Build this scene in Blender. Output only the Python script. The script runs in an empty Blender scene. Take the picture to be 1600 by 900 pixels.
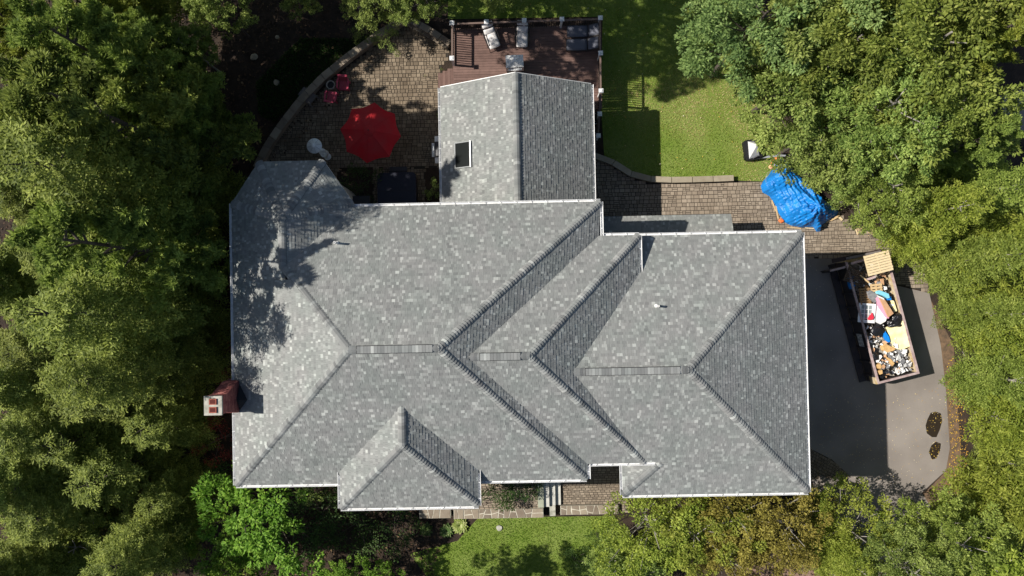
import bpy, math, random
import numpy as np
from mathutils import Vector, Matrix
random.seed(7)
rng = np.random.default_rng(7)
S = bpy.context.scene
C = bpy.data.collections.new("scene"); S.collection.children.link(C)
R_ = math.radians
# ------------------------------------------------------------------ camera, world, sun, exposure
F, H = 1109.0, 40.0
dn = Vector((10, -15, -F)).normalized()
R0 = dn.rotation_difference(Vector((0, 0, -1))).to_matrix()
RC = Matrix.Rotation(R_(-1.15), 3, 'Z') @ R0
cam_d = bpy.data.cameras.new("camera"); cam = bpy.data.objects.new("camera", cam_d); C.objects.link(cam)
cam.matrix_world = Matrix.Translation((0, 0, H)) @ RC.to_4x4()
cam_d.sensor_width = 36; cam_d.lens = 36 * F / 1600; cam_d.clip_end = 2000; cam_d.clip_start = .5
S.camera = cam
SUN_EL = 42.0; SHAD = R_(-6.5)          # direction in which shadows fall, from +X
w = bpy.data.worlds.new("World"); S.world = w; w.use_nodes = True
nt = w.node_tree; sky = nt.nodes.new('ShaderNodeTexSky'); sky.sky_type = 'NISHITA'; sky.sun_disc = False
sky.sun_elevation = R_(SUN_EL); sky.sun_rotation = math.atan2(-math.cos(SHAD), -math.sin(SHAD)) % (2 * math.pi)
bg = nt.nodes['Background']; bg.inputs[1].default_value = 0.062
nt.links.new(sky.outputs[0], bg.inputs[0])
sl = bpy.data.lights.new("sun", 'SUN'); sl.energy = 4.4; sl.angle = R_(.53); sl.color = (1, .95, .87)
sun = bpy.data.objects.new("sun", sl); C.objects.link(sun)
sd = Vector((math.cos(SHAD) * math.cos(R_(SUN_EL)), math.sin(SHAD) * math.cos(R_(SUN_EL)), -math.sin(R_(SUN_EL))))
sun.rotation_euler = sd.to_track_quat('-Z', 'Y').to_euler(); sun.location = (-40, 5, 45)
S.view_settings.view_transform = 'Standard'; S.view_settings.look = 'None'
S.view_settings.exposure = 0.6; S.view_settings.gamma = 1
S.cycles.max_bounces = 6; S.cycles.diffuse_bounces = 3; S.cycles.transparent_max_bounces = 8
try: S.cycles.use_denoising = True
except Exception: pass

def P(x, y, z=0.):
    """point of the place at height z that stands at photo pixel x, y"""
    d = RC @ Vector((x - 800, 450 - y, -F)); t = (z - H) / d.z
    return (d.x * t, d.y * t)
def P3(x, y, z=0.): a = P(x, y, z); return (a[0], a[1], z)
def PX(pts, z=0.): return [P(x, y, z) for x, y in pts]

# ------------------------------------------------------------------ materials
MATS = {}
def mat(name, c, c2=None, scale=3., rough=.8, bump=0., bscale=60., tone=None, rnd=0., metal=0., transl=0., detail=6., dist=.01, spec=.35, coat=0.):
    """c, c2: base colours mixed by noise; tone: list of (pos, colour) driven by the face attribute 'tone'"""
    if name in MATS: return MATS[name]
    m = bpy.data.materials.new(name); m.use_nodes = True; t = m.node_tree; N, L = t.nodes, t.links
    b = N['Principled BSDF']; b.inputs['Roughness'].default_value = rough; b.inputs['Metallic'].default_value = metal
    b.inputs['Specular IOR Level'].default_value = spec; b.inputs['Coat Weight'].default_value = coat
    b.inputs['Base Color'].default_value = (*c, 1)
    tc = N.new('ShaderNodeTexCoord'); col = None
    def noise(sc, det=detail):
        n = N.new('ShaderNodeTexNoise'); n.inputs['Scale'].default_value = sc; n.inputs['Detail'].default_value = det
        L.new(tc.outputs['Object'], n.inputs['Vector']); return n
    if tone:
        a = N.new('ShaderNodeAttribute'); a.attribute_name = 'tone'
        r = N.new('ShaderNodeValToRGB'); cr = r.color_ramp
        while len(cr.elements) < len(tone): cr.elements.new(.5)
        for e, (p, cc) in zip(cr.elements, tone): e.position = p; e.color = (*cc, 1)
        L.new(a.outputs['Fac'], r.inputs[0]); col = r.outputs[0]
    if c2:
        n = noise(scale); r = N.new('ShaderNodeValToRGB'); r.color_ramp.elements[0].position = .35; r.color_ramp.elements[1].position = .65
        L.new(n.outputs['Fac'], r.inputs[0])
        mx = N.new('ShaderNodeMix'); mx.data_type = 'RGBA'
        if col is None:
            mx.inputs[6].default_value = (*c, 1); mx.inputs[7].default_value = (*c2, 1)
        else:
            mx.blend_type = 'MULTIPLY'; L.new(col, mx.inputs[6]); mx.inputs[7].default_value = (*c2, 1)
        L.new(r.outputs[0], mx.inputs[0]); col = mx.outputs[2]
    if rnd:
        oi = N.new('ShaderNodeObjectInfo'); hs = N.new('ShaderNodeHueSaturation')
        mr = N.new('ShaderNodeMapRange'); mr.inputs[3].default_value = 1 - rnd; mr.inputs[4].default_value = 1 + rnd
        mh = N.new('ShaderNodeMapRange'); mh.inputs[3].default_value = .5 - rnd * .07; mh.inputs[4].default_value = .5 + rnd * .05
        L.new(oi.outputs['Random'], mr.inputs[0]); L.new(mr.outputs[0], hs.inputs['Value'])
        L.new(oi.outputs['Random'], mh.inputs[0]); L.new(mh.outputs[0], hs.inputs['Hue'])
        if col is not None: L.new(col, hs.inputs['Color'])
        else: hs.inputs['Color'].default_value = (*c, 1)
        col = hs.outputs[0]
    if col is not None: L.new(col, b.inputs['Base Color'])
    if bump:
        n = noise(bscale, 4); bn = N.new('ShaderNodeBump'); bn.inputs['Strength'].default_value = bump; bn.inputs['Distance'].default_value = dist
        L.new(n.outputs['Fac'], bn.inputs['Height']); L.new(bn.outputs[0], b.inputs['Normal'])
    if transl:
        tr = N.new('ShaderNodeBsdfTranslucent'); ms = N.new('ShaderNodeMixShader'); ms.inputs[0].default_value = transl
        if col is not None: L.new(col, tr.inputs[0])
        else: tr.inputs[0].default_value = (*c, 1)
        out = N['Material Output']; L.new(b.outputs[0], ms.inputs[1]); L.new(tr.outputs[0], ms.inputs[2]); L.new(ms.outputs[0], out.inputs[0])
    MATS[name] = m; return m

# ------------------------------------------------------------------ mesh helpers
class MB:
    def __init__(s): s.v = []; s.f = []; s.t = []
    def add(s, vs, fs, tone=.5):
        o = len(s.v); s.v += [tuple(p) for p in vs]; s.f += [tuple(i + o for i in f) for f in fs]; s.t += [tone] * len(fs); return s
    def box(s, c, d, rz=0., tone=.5, M=None, taper=1.):
        x, y, z = d[0] / 2, d[1] / 2, d[2] / 2; k = taper
        vs = [(-x, -y, -z), (x, -y, -z), (x, y, -z), (-x, y, -z), (-x * k, -y * k, z), (x * k, -y * k, z), (x * k, y * k, z), (-x * k, y * k, z)]
        if M is not None: vs = [tuple(M @ Vector(p)) for p in vs]
        else:
            ca, sa = math.cos(rz), math.sin(rz); vs = [(c[0] + a * ca - b * sa, c[1] + a * sa + b * ca, c[2] + e) for a, b, e in vs]
        return s.add(vs, [(0, 3, 2, 1), (4, 5, 6, 7), (0, 1, 5, 4), (1, 2, 6, 5), (2, 3, 7, 6), (3, 0, 4, 7)], tone)
    def b2(s, x0, x1, y0, y1, z0, z1, tone=.5): return s.box(((x0 + x1) / 2, (y0 + y1) / 2, (z0 + z1) / 2), (abs(x1 - x0), abs(y1 - y0), abs(z1 - z0)), 0, tone)
    def prism(s, poly, z0, z1, tone=.5, inset=0., zs=None):
        n = len(poly); a = sum((poly[i][0] * poly[(i + 1) % n][1] - poly[(i + 1) % n][0] * poly[i][1]) for i in range(n))
        if a < 0: poly = poly[::-1]; zs = zs[::-1] if zs else None
        cx = sum(p[0] for p in poly) / n; cy = sum(p[1] for p in poly) / n; top = poly
        if inset: top = [(cx + (x - cx) * (1 - inset), cy + (y - cy) * (1 - inset)) for x, y in poly]
        vs = [(x, y, z0) for x, y in poly] + [(x, y, z1 if not zs else zs[i]) for i, (x, y) in enumerate(top)]
        fs = [tuple(range(n - 1, -1, -1)), tuple(range(n, 2 * n))] + [(i, (i + 1) % n, n + (i + 1) % n, n + i) for i in range(n)]
        return s.add(vs, fs, tone)
    def tube(s, pts, r, n=8, tone=.5, r1=None, caps=True):
        pts = [Vector(p) for p in pts]; m = len(pts); vs = []
        for i, p in enumerate(pts):
            d = (pts[min(i + 1, m - 1)] - pts[max(i - 1, 0)]); d = d.normalized() if d.length > 1e-9 else Vector((0, 0, 1))
            u = d.orthogonal().normalized(); 
            ref = Vector((0, 0, 1)) if abs(d.z) < .9 else Vector((1, 0, 0)); u = d.cross(ref).normalized(); v = d.cross(u)
            rr = r if r1 is None else r + (r1 - r) * i / (m - 1)
            vs += [p + (u * math.cos(2 * math.pi * k / n) + v * math.sin(2 * math.pi * k / n)) * rr for k in range(n)]
        fs = [(i * n + k, i * n + (k + 1) % n, (i + 1) * n + (k + 1) % n, (i + 1) * n + k) for i in range(m - 1) for k in range(n)]
        if caps: fs += [tuple(range(n))[::-1], tuple(range((m - 1) * n, m * n))]
        return s.add(vs, fs, tone)
    def lathe(s, prof, c=(0, 0, 0), n=24, tone=.5):
        vs = [(c[0] + r * math.cos(2 * math.pi * k / n), c[1] + r * math.sin(2 * math.pi * k / n), c[2] + z) for r, z in prof for k in range(n)]
        m = len(prof); fs = [(i * n + k, i * n + (k + 1) % n, (i + 1) * n + (k + 1) % n, (i + 1) * n + k) for i in range(m - 1) for k in range(n)]
        fs += [tuple(range((m - 1) * n, m * n))]
        return s.add(vs, fs, tone)
    def build(s, name, m, parent=None, smooth=False, org=None):
        me = bpy.data.meshes.new(name); V = s.v
        if org is not None: V = [(a - org[0], b - org[1], c - org[2]) for a, b, c in V]
        me.from_pydata(V, [], s.f); me.update()
        at = me.attributes.new('tone', 'FLOAT', 'FACE'); at.data.foreach_set('value', np.array(s.t, dtype=np.float32))
        if smooth: me.polygons.foreach_set('use_smooth', [True] * len(s.f))
        return link(name, me, m, parent, org)
def link(name, me, m, parent=None, org=None):
    if m is not None and not me.materials: me.materials.append(m)
    o = bpy.data.objects.new(name, me); C.objects.link(o)
    if org is not None: o.location = org
    if parent is not None:
        o.parent = parent
    return o
def tag(o, label=None, cat=None, group=None, kind=None):
    for k, v in (('label', label), ('category', cat), ('group', group), ('kind', kind)):
        if v: o[k] = v
    return o
def thing(name, label, cat, loc=(0, 0, 0), rz=0., group=None, kind=None):
    o = bpy.data.objects.new(name, None); C.objects.link(o); o.location = loc; o.rotation_euler = (0, 0, rz); o.empty_display_size = .2
    return tag(o, label, cat, group, kind)
def stuff(o): o['kind'] = 'stuff'; return o
def struct(o): o['kind'] = 'structure'; return o
def quads_mesh(name, V, nv, tone=None):
    """V: (n, nv, 3) array of separate polygons"""
    n = V.shape[0]; me = bpy.data.meshes.new(name)
    me.vertices.add(n * nv); me.vertices.foreach_set('co', V.reshape(-1).astype(np.float32))
    me.loops.add(n * nv); me.loops.foreach_set('vertex_index', np.arange(n * nv, dtype=np.int32))
    me.polygons.add(n); me.polygons.foreach_set('loop_start', np.arange(0, n * nv, nv, dtype=np.int32))
    try: me.polygons.foreach_set('loop_total', np.full(n, nv, dtype=np.int32))
    except Exception: pass
    me.update(calc_edges=True); me.validate()
    if tone is not None and len(me.polygons) == n:
        at = me.attributes.new('tone', 'FLOAT', 'FACE'); at.data.foreach_set('value', tone.astype(np.float32))
    return me
def clip_half(poly, a, b, c):
    """keep the part of a polygon where a*x+b*y+c >= 0"""
    out = []; n = len(poly)
    for i in range(n):
        p, q = poly[i], poly[(i + 1) % n]; dp = a * p[0] + b * p[1] + c; dq = a * q[0] + b * q[1] + c
        if dp >= 0: out.append(p)
        if (dp > 0) != (dq > 0) and abs(dp - dq) > 1e-12:
            t = dp / (dp - dq); out.append((p[0] + (q[0] - p[0]) * t, p[1] + (q[1] - p[1]) * t))
    return out
def inside(p, poly):
    x, y = p; r = False; n = len(poly)
    for i in range(n):
        x0, y0 = poly[i]; x1, y1 = poly[(i + 1) % n]
        if (y0 > y) != (y1 > y) and x < (x1 - x0) * (y - y0) / (y1 - y0) + x0: r = not r
    return r

# ------------------------------------------------------------------ material set
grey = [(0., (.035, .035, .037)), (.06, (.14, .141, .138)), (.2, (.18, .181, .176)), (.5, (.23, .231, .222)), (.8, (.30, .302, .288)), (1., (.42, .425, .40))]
M_SH = mat('roof_shingle_material', (.2, .2, .2), (.90, .95, .93), .9, .9, .25, 220, tone=grey, dist=.004)
M_CAP = mat('ridge_cap_material', (.2, .2, .2), (.82, .86, .86), 1.2, .9, .25, 220, tone=grey, dist=.004)
M_DECKING = mat('roof_underlay_material', (.03, .03, .033), rough=.9)
M_WHITE = mat('white_painted_metal', (.80, .80, .79), (.68, .68, .67), 3, .4)
M_SID = mat('wall_siding', (.42, .40, .36), (.38, .37, .33), .5, .7)
M_TRIM = mat('white_trim', (.78, .78, .76), rough=.5)
M_GLASS = mat('window_glass', (.015, .018, .02), rough=.05, spec=.8)
M_SKYG = mat('skylight_glass', (.012, .014, .014), rough=.12, spec=.25)
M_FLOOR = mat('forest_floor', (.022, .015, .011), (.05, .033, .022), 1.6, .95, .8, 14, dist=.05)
M_LAWN = mat('lawn_soil', (.14, .20, .028), (.18, .23, .05), .55, .95, .6, 30, dist=.03)
M_GRASS = mat('grass_blades', (.1, .2, .03), tone=[(0, (.14, .27, .018)), (.35, (.23, .34, .035)), (.62, (.42, .42, .11)), (1, (.64, .52, .27))], rough=.7, transl=.35)
M_ASPH = mat('asphalt', (.19, .165, .145), (.27, .238, .21), .35, .92, .35, 120, dist=.01)
M_PAVE = mat('paver_stone', (.3, .25, .2), (.80, .78, .76), .7, .9, .3, 40, tone=[(0, (.14, .108, .074)), (.5, (.215, .168, .118)), (1, (.30, .24, .17))], dist=.01)
M_PAVE2 = mat('paver_stone_pale', (.3, .25, .2), (.88, .86, .84), .8, .9, .3, 40, tone=[(0, (.20, .16, .122)), (.5, (.28, .228, .172)), (1, (.37, .305, .235))], dist=.01)
M_JOINT = mat('paver_joint_sand', (.04, .034, .027), rough=.95)
M_BRICK = mat('chimney_brick', (.17, .05, .045), tone=[(0, (.20, .06, .06)), (.5, (.30, .10, .09)), (1, (.40, .16, .13))], rough=.9, bump=.3)
M_MORT = mat('mortar', (.16, .10, .095), rough=.95)
M_CONC = mat('weathered_concrete', (.48, .46, .40), (.25, .25, .2), 4, .9, .4, 30)
M_STONE = mat('wall_cap_stone', (.3, .25, .2), (.85, .82, .8), 3, .9, .4, 30, tone=[(0, (.19, .155, .12)), (.5, (.26, .215, .165)), (1, (.33, .28, .21))])
M_STONEP = mat('pale_cap_stone', (.3, .25, .2), (.85, .82, .8), 3, .9, .5, 60, tone=[(0, (.30, .26, .19)), (1, (.38, .33, .25))])
M_MORTL = mat('light_mortar', (.62, .58, .48), (.45, .42, .34), 6, .95)
M_BOARD = mat('red_brown_decking', (.19, .07, .05), (.8, .8, .8), 5, .75, .2, 80, tone=[(0, (.145, .086, .07)), (1, (.21, .128, .105))])
M_RAIL = mat('brown_rail', (.16, .11, .09), rough=.6)
M_DARKW = mat('dark_brown_baluster', (.04, .025, .022), rough=.7)
M_CUSH = mat('light_grey_cushion', (.74, .71, .69), (.64, .61, .59), 9, .9, .3, 60)
M_CHFR = mat('dark_chair_frame', (.035, .03, .03), rough=.5)
M_LOUNGE = mat('charcoal_mesh_fabric', (.13, .135, .165), (.10, .105, .13), 30, .75)
M_COVER = mat('white_vinyl_cover', (.84, .83, .81), (.74, .74, .72), 5, .5, .35, 12, dist=.02)
M_RED = mat('red_canopy_fabric', (.60, .016, .024), (.50, .035, .04), 1.3, .8, .15, 90, transl=.25)
M_PINK = mat('pink_red_plastic', (.46, .05, .10), (.38, .045, .085), 6, .5)
M_ALU = mat('brushed_aluminium', (.80, .81, .80), (.70, .71, .70), 5, .35, metal=.25)
M_BLACK = mat('matte_black', (.012, .012, .014), rough=.6)
M_NAVY = mat('dark_navy_vinyl', (.011, .013, .026), (.014, .016, .03), 4, .6, .1, 10)
M_POT = mat('pale_pot_rim', (.3, .28, .25), rough=.8)
M_GREYW = mat('grey_weathered_wood', (.17, .15, .14), (.13, .115, .105), 12, .85)
M_BLUE = mat('blue_tarp', (.006, .215, .62), (.005, .15, .46), 2.5, .42, .8, 9, dist=.06, spec=.5)
M_GREY = mat('grey_plastic', (.30, .31, .34), rough=.5)
M_ORANGE = mat('orange_plastic', (.75, .18, .05), rough=.5)
M_LILAC = mat('lilac_plastic', (.45, .33, .7), rough=.5)
M_PEACH = mat('peach_plastic', (.8, .42, .25), rough=.5)
M_GCOV = mat('pale_grey_vinyl', (.60, .60, .60), (.5, .5, .5), 4, .45, .3, 8)
M_DGCOV = mat('charcoal_vinyl', (.045, .045, .05), rough=.5)
M_LUMB = mat('fresh_lumber', (.62, .44, .24), (.5, .35, .18), 10, .8)
M_PALP = mat('pale_pallet_wood', (.72, .58, .36), (.6, .47, .28), 14, .8)
M_PALB = mat('brown_pallet_wood', (.34, .21, .10), (.26, .155, .075), 14, .85)
M_PALD = mat('dark_pallet_wood', (.11, .075, .05), (.08, .055, .04), 14, .85)
M_STEEL = mat('dumpster_dark_steel', (.03, .03, .035), (.06, .045, .04), 3, .6, .15, 30)
M_RIM = mat('rusty_rose_rim', (.32, .22, .21), (.46, .37, .35), 5, .75)
M_INN = mat('worn_pale_steel', (.55, .46, .34), (.42, .30, .12), 5, .8)
M_BAG = mat('black_plastic_bag', (.014, .014, .016), rough=.25, spec=.6, bump=.6, bscale=14, dist=.05)
M_LBLUE = mat('light_blue_foam', (.22, .58, .72), rough=.7)
M_MBLUE = mat('strong_blue_plastic', (.01, .22, .68), rough=.4, bump=.5, bscale=12, dist=.04)
M_PINKF = mat('pink_foam', (.70, .34, .46), rough=.8)
M_TAN = mat('tan_cardboard', (.55, .32, .18), (.46, .27, .14), 6, .85)
M_PWHITE = mat('white_plaster', (.82, .81, .79), (.70, .69, .66), 7, .85)
M_PGREY = mat('grey_plaster', (.26, .26, .26), (.16, .16, .17), 7, .9)
M_YEL = mat('yellow_foam_sheet', (.82, .70, .30), (.86, .78, .48), 3, .9, .25, 10)
M_OCRE = mat('ochre_paper', (.66, .42, .18), (.5, .3, .12), 7, .85, .5, 14, dist=.03)
M_REDC = mat('red_cloth', (.75, .03, .06), rough=.8)
M_ROCK = mat('garden_rock', (.22, .19, .16), (.14, .12, .1), 4, .95, .6, 12, dist=.04)
M_MULCH = mat('orange_mulch', (.19, .12, .07), (.10, .07, .045), 4, .95, .8, 25, dist=.03)
M_TANM = mat('tan_mulch', (.25, .165, .12), (.19, .12, .085), 5, .95, .8, 25, dist=.03)
M_BARK = mat('bark', (.10, .08, .065), (.06, .048, .04), 6, .95, .6, 20, dist=.03)
M_PBARK = mat('pale_bark', (.34, .31, .27), (.22, .2, .17), 6, .95)
M_PUD = mat('wet_stain', (.028, .02, .014), rough=.35)
M_DRY = mat('dry_leaf', (.6, .4, .1), tone=[(0, (.42, .20, .04)), (.5, (.62, .42, .05)), (1, (.72, .66, .52))], rough=.8)
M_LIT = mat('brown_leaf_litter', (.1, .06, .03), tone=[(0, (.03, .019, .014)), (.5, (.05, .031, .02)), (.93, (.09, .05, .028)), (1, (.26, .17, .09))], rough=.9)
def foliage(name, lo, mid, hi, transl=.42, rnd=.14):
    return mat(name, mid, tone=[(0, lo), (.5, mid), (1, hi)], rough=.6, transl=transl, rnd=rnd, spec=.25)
G_DEC = foliage('leaves_green', (.085, .14, .03), (.235, .315, .07), (.43, .51, .14))
G_BLU = foliage('leaves_blue_green', (.07, .13, .04), (.20, .29, .085), (.37, .48, .16))
G_MAP = foliage('leaves_bright_maple', (.08, .165, .014), (.155, .29, .03), (.29, .43, .06))
G_YEL = foliage('leaves_yellow_green', (.11, .165, .018), (.25, .31, .042), (.44, .49, .09))
G_AUT = foliage('leaves_olive_brown', (.14, .125, .022), (.26, .225, .042), (.42, .37, .08))
G_HEM = foliage('needles_hemlock', (.07, .105, .018), (.205, .255, .044), (.44, .50, .105))
G_PIN = foliage('needles_pine', (.08, .125, .028), (.23, .30, .062), (.46, .55, .12))
G_ARB = foliage('needles_yellow_green', (.085, .12, .02), (.22, .28, .05), (.42, .47, .11))
G_RED = foliage('leaves_dark_red', (.14, .016, .016), (.26, .035, .03), (.40, .09, .05))
G_SHR = foliage('leaves_dark_shrub', (.025, .055, .012), (.05, .10, .024), (.10, .17, .04))
G_HOS = foliage('leaves_hosta_pale', (.24, .36, .06), (.42, .52, .14), (.66, .70, .34))
G_HOSD = foliage('leaves_hosta_dark', (.05, .10, .02), (.10, .17, .04), (.3, .36, .14))

# ------------------------------------------------------------------ ground, lawns, drive, paths
def sheet(name, poly, z, m, sub=None):
    b = MB(); n = len(poly); a = sum((poly[i][0] * poly[(i + 1) % n][1] - poly[(i + 1) % n][0] * poly[i][1]) for i in range(n))
    if a < 0: poly = poly[::-1]
    b.add([(x, y, z) for x, y in poly], [tuple(range(n))]); return struct(b.build(name, m))
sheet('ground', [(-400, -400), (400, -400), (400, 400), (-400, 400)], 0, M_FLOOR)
LAWN_N = PX([(700, -30), (950, -60), (1150, -60), (1150, 20), (1180, 120), (1215, 225), (1240, 285), (1148, 282), (1010, 282), (985, 275), (962, 262), (944, 243), (938, 150), (942, 26), (700, 30)])
LAWN_S = PX([(748, 809), (960, 806), (985, 850), (975, 880), (950, 930), (690, 930), (640, 865), (715, 845), (735, 822)])
LAWN_W = PX([(400, 130), (470, 60), (560, 60), (596, 48), (540, 88), (470, 150), (430, 190), (405, 180)])
sheet('lawn', LAWN_N, .012, M_LAWN); sheet('lawn', LAWN_S, .012, M_LAWN)
M_WILD = mat('wild_grass_soil', (.03, .035, .012), (.035, .022, .014), 1.2, .95, .8, 16, dist=.05)
sheet('lawn', LAWN_W, .012, M_WILD)
def grass(name, poly, n, m, h=.09, w_=.02, z=.012, lo=0., hi=1., pw=1., top=None):
    xs = [p[0] for p in poly]; ys = [p[1] for p in poly]; pts = []
    while len(pts) < n:
        q = rng.uniform((min(xs), min(ys)), (max(xs), max(ys)), (n, 2))
        pts += [tuple(a) for a in q if inside(a, poly)]
    B = np.array(pts[:n]); a = rng.uniform(0, 2 * math.pi, n); L = rng.uniform(.5, 1.2, n) * h; lean = rng.uniform(.2, 1.1, n) * L
    la = rng.uniform(0, 2 * math.pi, n); W = w_ * rng.uniform(.6, 1.4, n)
    b0 = np.stack([B[:, 0] - np.cos(a) * W, B[:, 1] - np.sin(a) * W, np.full(n, z)], 1)
    b1 = np.stack([B[:, 0] + np.cos(a) * W, B[:, 1] + np.sin(a) * W, np.full(n, z)], 1)
    tp = np.stack([B[:, 0] + np.cos(la) * lean, B[:, 1] + np.sin(la) * lean, z + L], 1)
    patch = .5 + .5 * np.sin(B[:, 0] * .9 + 1.3 * np.sin(B[:, 1] * .7 + 2)) * np.cos(B[:, 1] * .8 + np.sin(B[:, 0] * 1.1))
    if top is not None: patch = np.array([top(x, y) for x, y in B])
    t = np.clip(lo + (hi - lo) * (.72 * patch + rng.uniform(-.25, .35, n)), 0, 1)
    o = link(name, quads_mesh(name, np.stack([b0, b1, tp], 1), 3, t), m); tag(o, 'short green lawn grass', 'grass', kind='stuff'); return o
def lawn_tone(x, y):   # dry strip along the north edge and towards the tarp
    px = 810 + x * 27.7; py = 465 - y * 27.7
    d = .34
    d += .95 * math.exp(-((py - 158) / 42) ** 2) * (1 if px > 1000 else .6)
    d += .9 * math.exp(-((px - 1190) / 36) ** 2) + .6 * math.exp(-((px - 1090) / 22) ** 2 - ((py - 205) / 28) ** 2)
    d += .12 * math.sin(x * 2.1 + math.sin(y * 2.7)) + .1 * math.sin(y * 3.3 + x)
    return d
g = grass('grass', LAWN_N, 52000, M_GRASS, .07, .018, top=lawn_tone); g['label'] = 'lawn grass behind the house, green with dry straw patches'
g = grass('grass', LAWN_S, 22000, M_GRASS, .07, .018, top=lambda x, y: .18 + .15 * math.sin(x * 2 + y)); g['label'] = 'bright lawn grass in front of the stone wall'
g = grass('weeds', LAWN_W, 9000, G_SHR, .12, .035, top=lambda x, y: .5); g['label'] = 'rough dark weeds on the bank above the patio wall'
# fallen leaves on the forest floor
def leaves_flat(name, poly, n, m, size, z, label, cat='leaves', tonef=None, zr=.02):
    xs = [p[0] for p in poly]; ys = [p[1] for p in poly]; pts = []
    while len(pts) < n:
        q = rng.uniform((min(xs), min(ys)), (max(xs), max(ys)), (n * 2, 2)); pts += [tuple(a) for a in q if inside(a, poly)]
    B = np.array(pts[:n]); a = rng.uniform(0, 2 * math.pi, n); s = size * rng.uniform(.5, 1.3, n); V = []
    for k, (u, v) in enumerate(((-1, 0), (0, -.6), (1, 0), (0, .6))):
        x = B[:, 0] + (u * np.cos(a) - v * np.sin(a)) * s; y = B[:, 1] + (u * np.sin(a) + v * np.cos(a)) * s
        V.append(np.stack([x, y, z + rng.uniform(0, zr, n)], 1))
    t = rng.uniform(0, 1, n) if tonef is None else tonef(n)
    return tag(link(name, quads_mesh(name, np.stack(V, 1), 4, t), m), label, cat, kind='stuff')
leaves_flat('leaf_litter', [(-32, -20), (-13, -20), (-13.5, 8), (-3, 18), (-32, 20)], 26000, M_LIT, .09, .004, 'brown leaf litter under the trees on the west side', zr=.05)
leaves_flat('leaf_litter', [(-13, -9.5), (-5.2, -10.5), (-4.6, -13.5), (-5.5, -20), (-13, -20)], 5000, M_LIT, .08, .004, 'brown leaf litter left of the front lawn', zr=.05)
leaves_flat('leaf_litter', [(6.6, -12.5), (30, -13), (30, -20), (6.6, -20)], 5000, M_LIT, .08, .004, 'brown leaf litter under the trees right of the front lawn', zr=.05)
sheet('road', PX([(1562, 150), (1700, 110), (1750, 200), (1575, 205)]), .006, M_ASPH)['label'] = 'grey road glimpsed between trees at the right edge'
# driveway
DRIVE = PX([(1100, 404), (1310, 404), (1400, 446), (1452, 458), (1470, 540), (1478, 610), (1484, 700), (1478, 735), (1440, 770), (1500, 860), (1560, 960), (1300, 1000), (1300, 800), (1262, 742), (1100, 700)])
sheet('driveway', DRIVE, .008, M_ASPH)
sheet('mulch_bed', PX([(1455, 470), (1490, 540), (1502, 720), (1510, 900), (1480, 900), (1440, 775), (1478, 736), (1484, 700), (1478, 610)]), .004, M_MULCH)
sheet('mulch_bed', PX([(1150, 900), (1180, 850), (1290, 845), (1300, 905), (1280, 960), (1150, 960)]), .004, M_TANM)
leaves_flat('fallen_leaves', PX([(1390, 620), (1480, 600), (1484, 700), (1440, 768), (1270, 745), (1290, 620)]), 380, M_DRY, .024, .014, 'small yellow leaves scattered over the driveway')
leaves_flat('fallen_leaves', PX([(1478, 560), (1500, 560), (1520, 800), (1470, 800), (1486, 700)]), 500, M_DRY, .04, .014, 'dry leaves on the orange mulch beside the driveway', tonef=lambda n: rng.uniform(0, .5, n))
leaves_flat('fallen_leaves', PX([(1265, 415), (1300, 420), (1385, 610), (1385, 740), (1270, 740)]), 170, M_DRY, .022, .014, 'pale specks of leaf scattered over the shaded driveway', tonef=lambda n: rng.uniform(.6, 1, n))
leaves_flat('fallen_leaves', LAWN_N, 170, M_DRY, .035, .07, 'small fallen leaves on the back lawn')
for pts, lab in (([(1449, 655), (1454, 645), (1462, 643), (1470, 646), (1472, 658), (1468, 672), (1463, 683), (1456, 683), (1448, 677), (1446, 665)], 'larger upper wet stain'),
                 ([(1455, 696), (1462, 690), (1470, 693), (1469, 703), (1463, 716), (1456, 718), (1451, 706)], 'smaller lower wet stain')):
    o = sheet('puddle', PX(pts), .012, M_PUD); o['label'] = lab + ' with yellow leaves on the sunlit asphalt'
    leaves_flat('fallen_leaves', PX(pts), 26, M_DRY, .028, .018, 'yellow leaves floating in the ' + lab, tonef=lambda n: rng.uniform(.3, .7, n))

def paving(name, poly, z, m, base_m=M_JOINT, th=.06, cell=(.16, .30), row=.2, ang=0., label=None, gap=.024):
    root = sheet(name, poly, z, base_m)
    ca, sa = math.cos(ang), math.sin(ang); rp = [(x * ca + y * sa, -x * sa + y * ca) for x, y in poly]
    xs = [p[0] for p in rp]; ys = [p[1] for p in rp]; b = MB(); y = min(ys)
    n = len(rp); ar = sum((rp[i][0] * rp[(i + 1) % n][1] - rp[(i + 1) % n][0] * rp[i][1]) for i in range(n))
    while y < max(ys):
        x = min(xs) - random.random() * .2; h = row
        while x < max(xs):
            wd = random.choice((cell[0], (cell[0] + cell[1]) / 2, cell[1]))
            sub = [(x, y, wd, h)]
            if random.random() < .25: sub = [(x, y, wd, h / 2), (x, y + h / 2, wd, h / 2)]
            for (a, c, ww, hh) in sub:
                if inside((a + ww / 2, c + hh / 2), rp):
                    q = [(a + gap / 2, c + gap / 2), (a + ww - gap / 2, c + gap / 2), (a + ww - gap / 2, c + hh - gap / 2), (a + gap / 2, c + hh - gap / 2)]
                    q = [(u * ca - v * sa, u * sa + v * ca) for u, v in q]
                    b.prism(q, z + .002, z + th * .35 + random.uniform(0, .004), tone=min(1, max(0, random.gauss(.5, .2))), inset=.05)
            x += wd
        y += h
    o = stuff(b.build('pavers', m, root)); return root
PATIO = PX([(408, 252), (436, 212), (470, 172), (510, 134), (552, 98), (598, 62), (636, 36), (702, 72), (700, 95), (690, 100), (690, 262), (530, 262), (500, 330), (400, 330)])
paving('patio', PATIO, .012, M_PAVE, row=.22, cell=(.16, .3))
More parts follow.
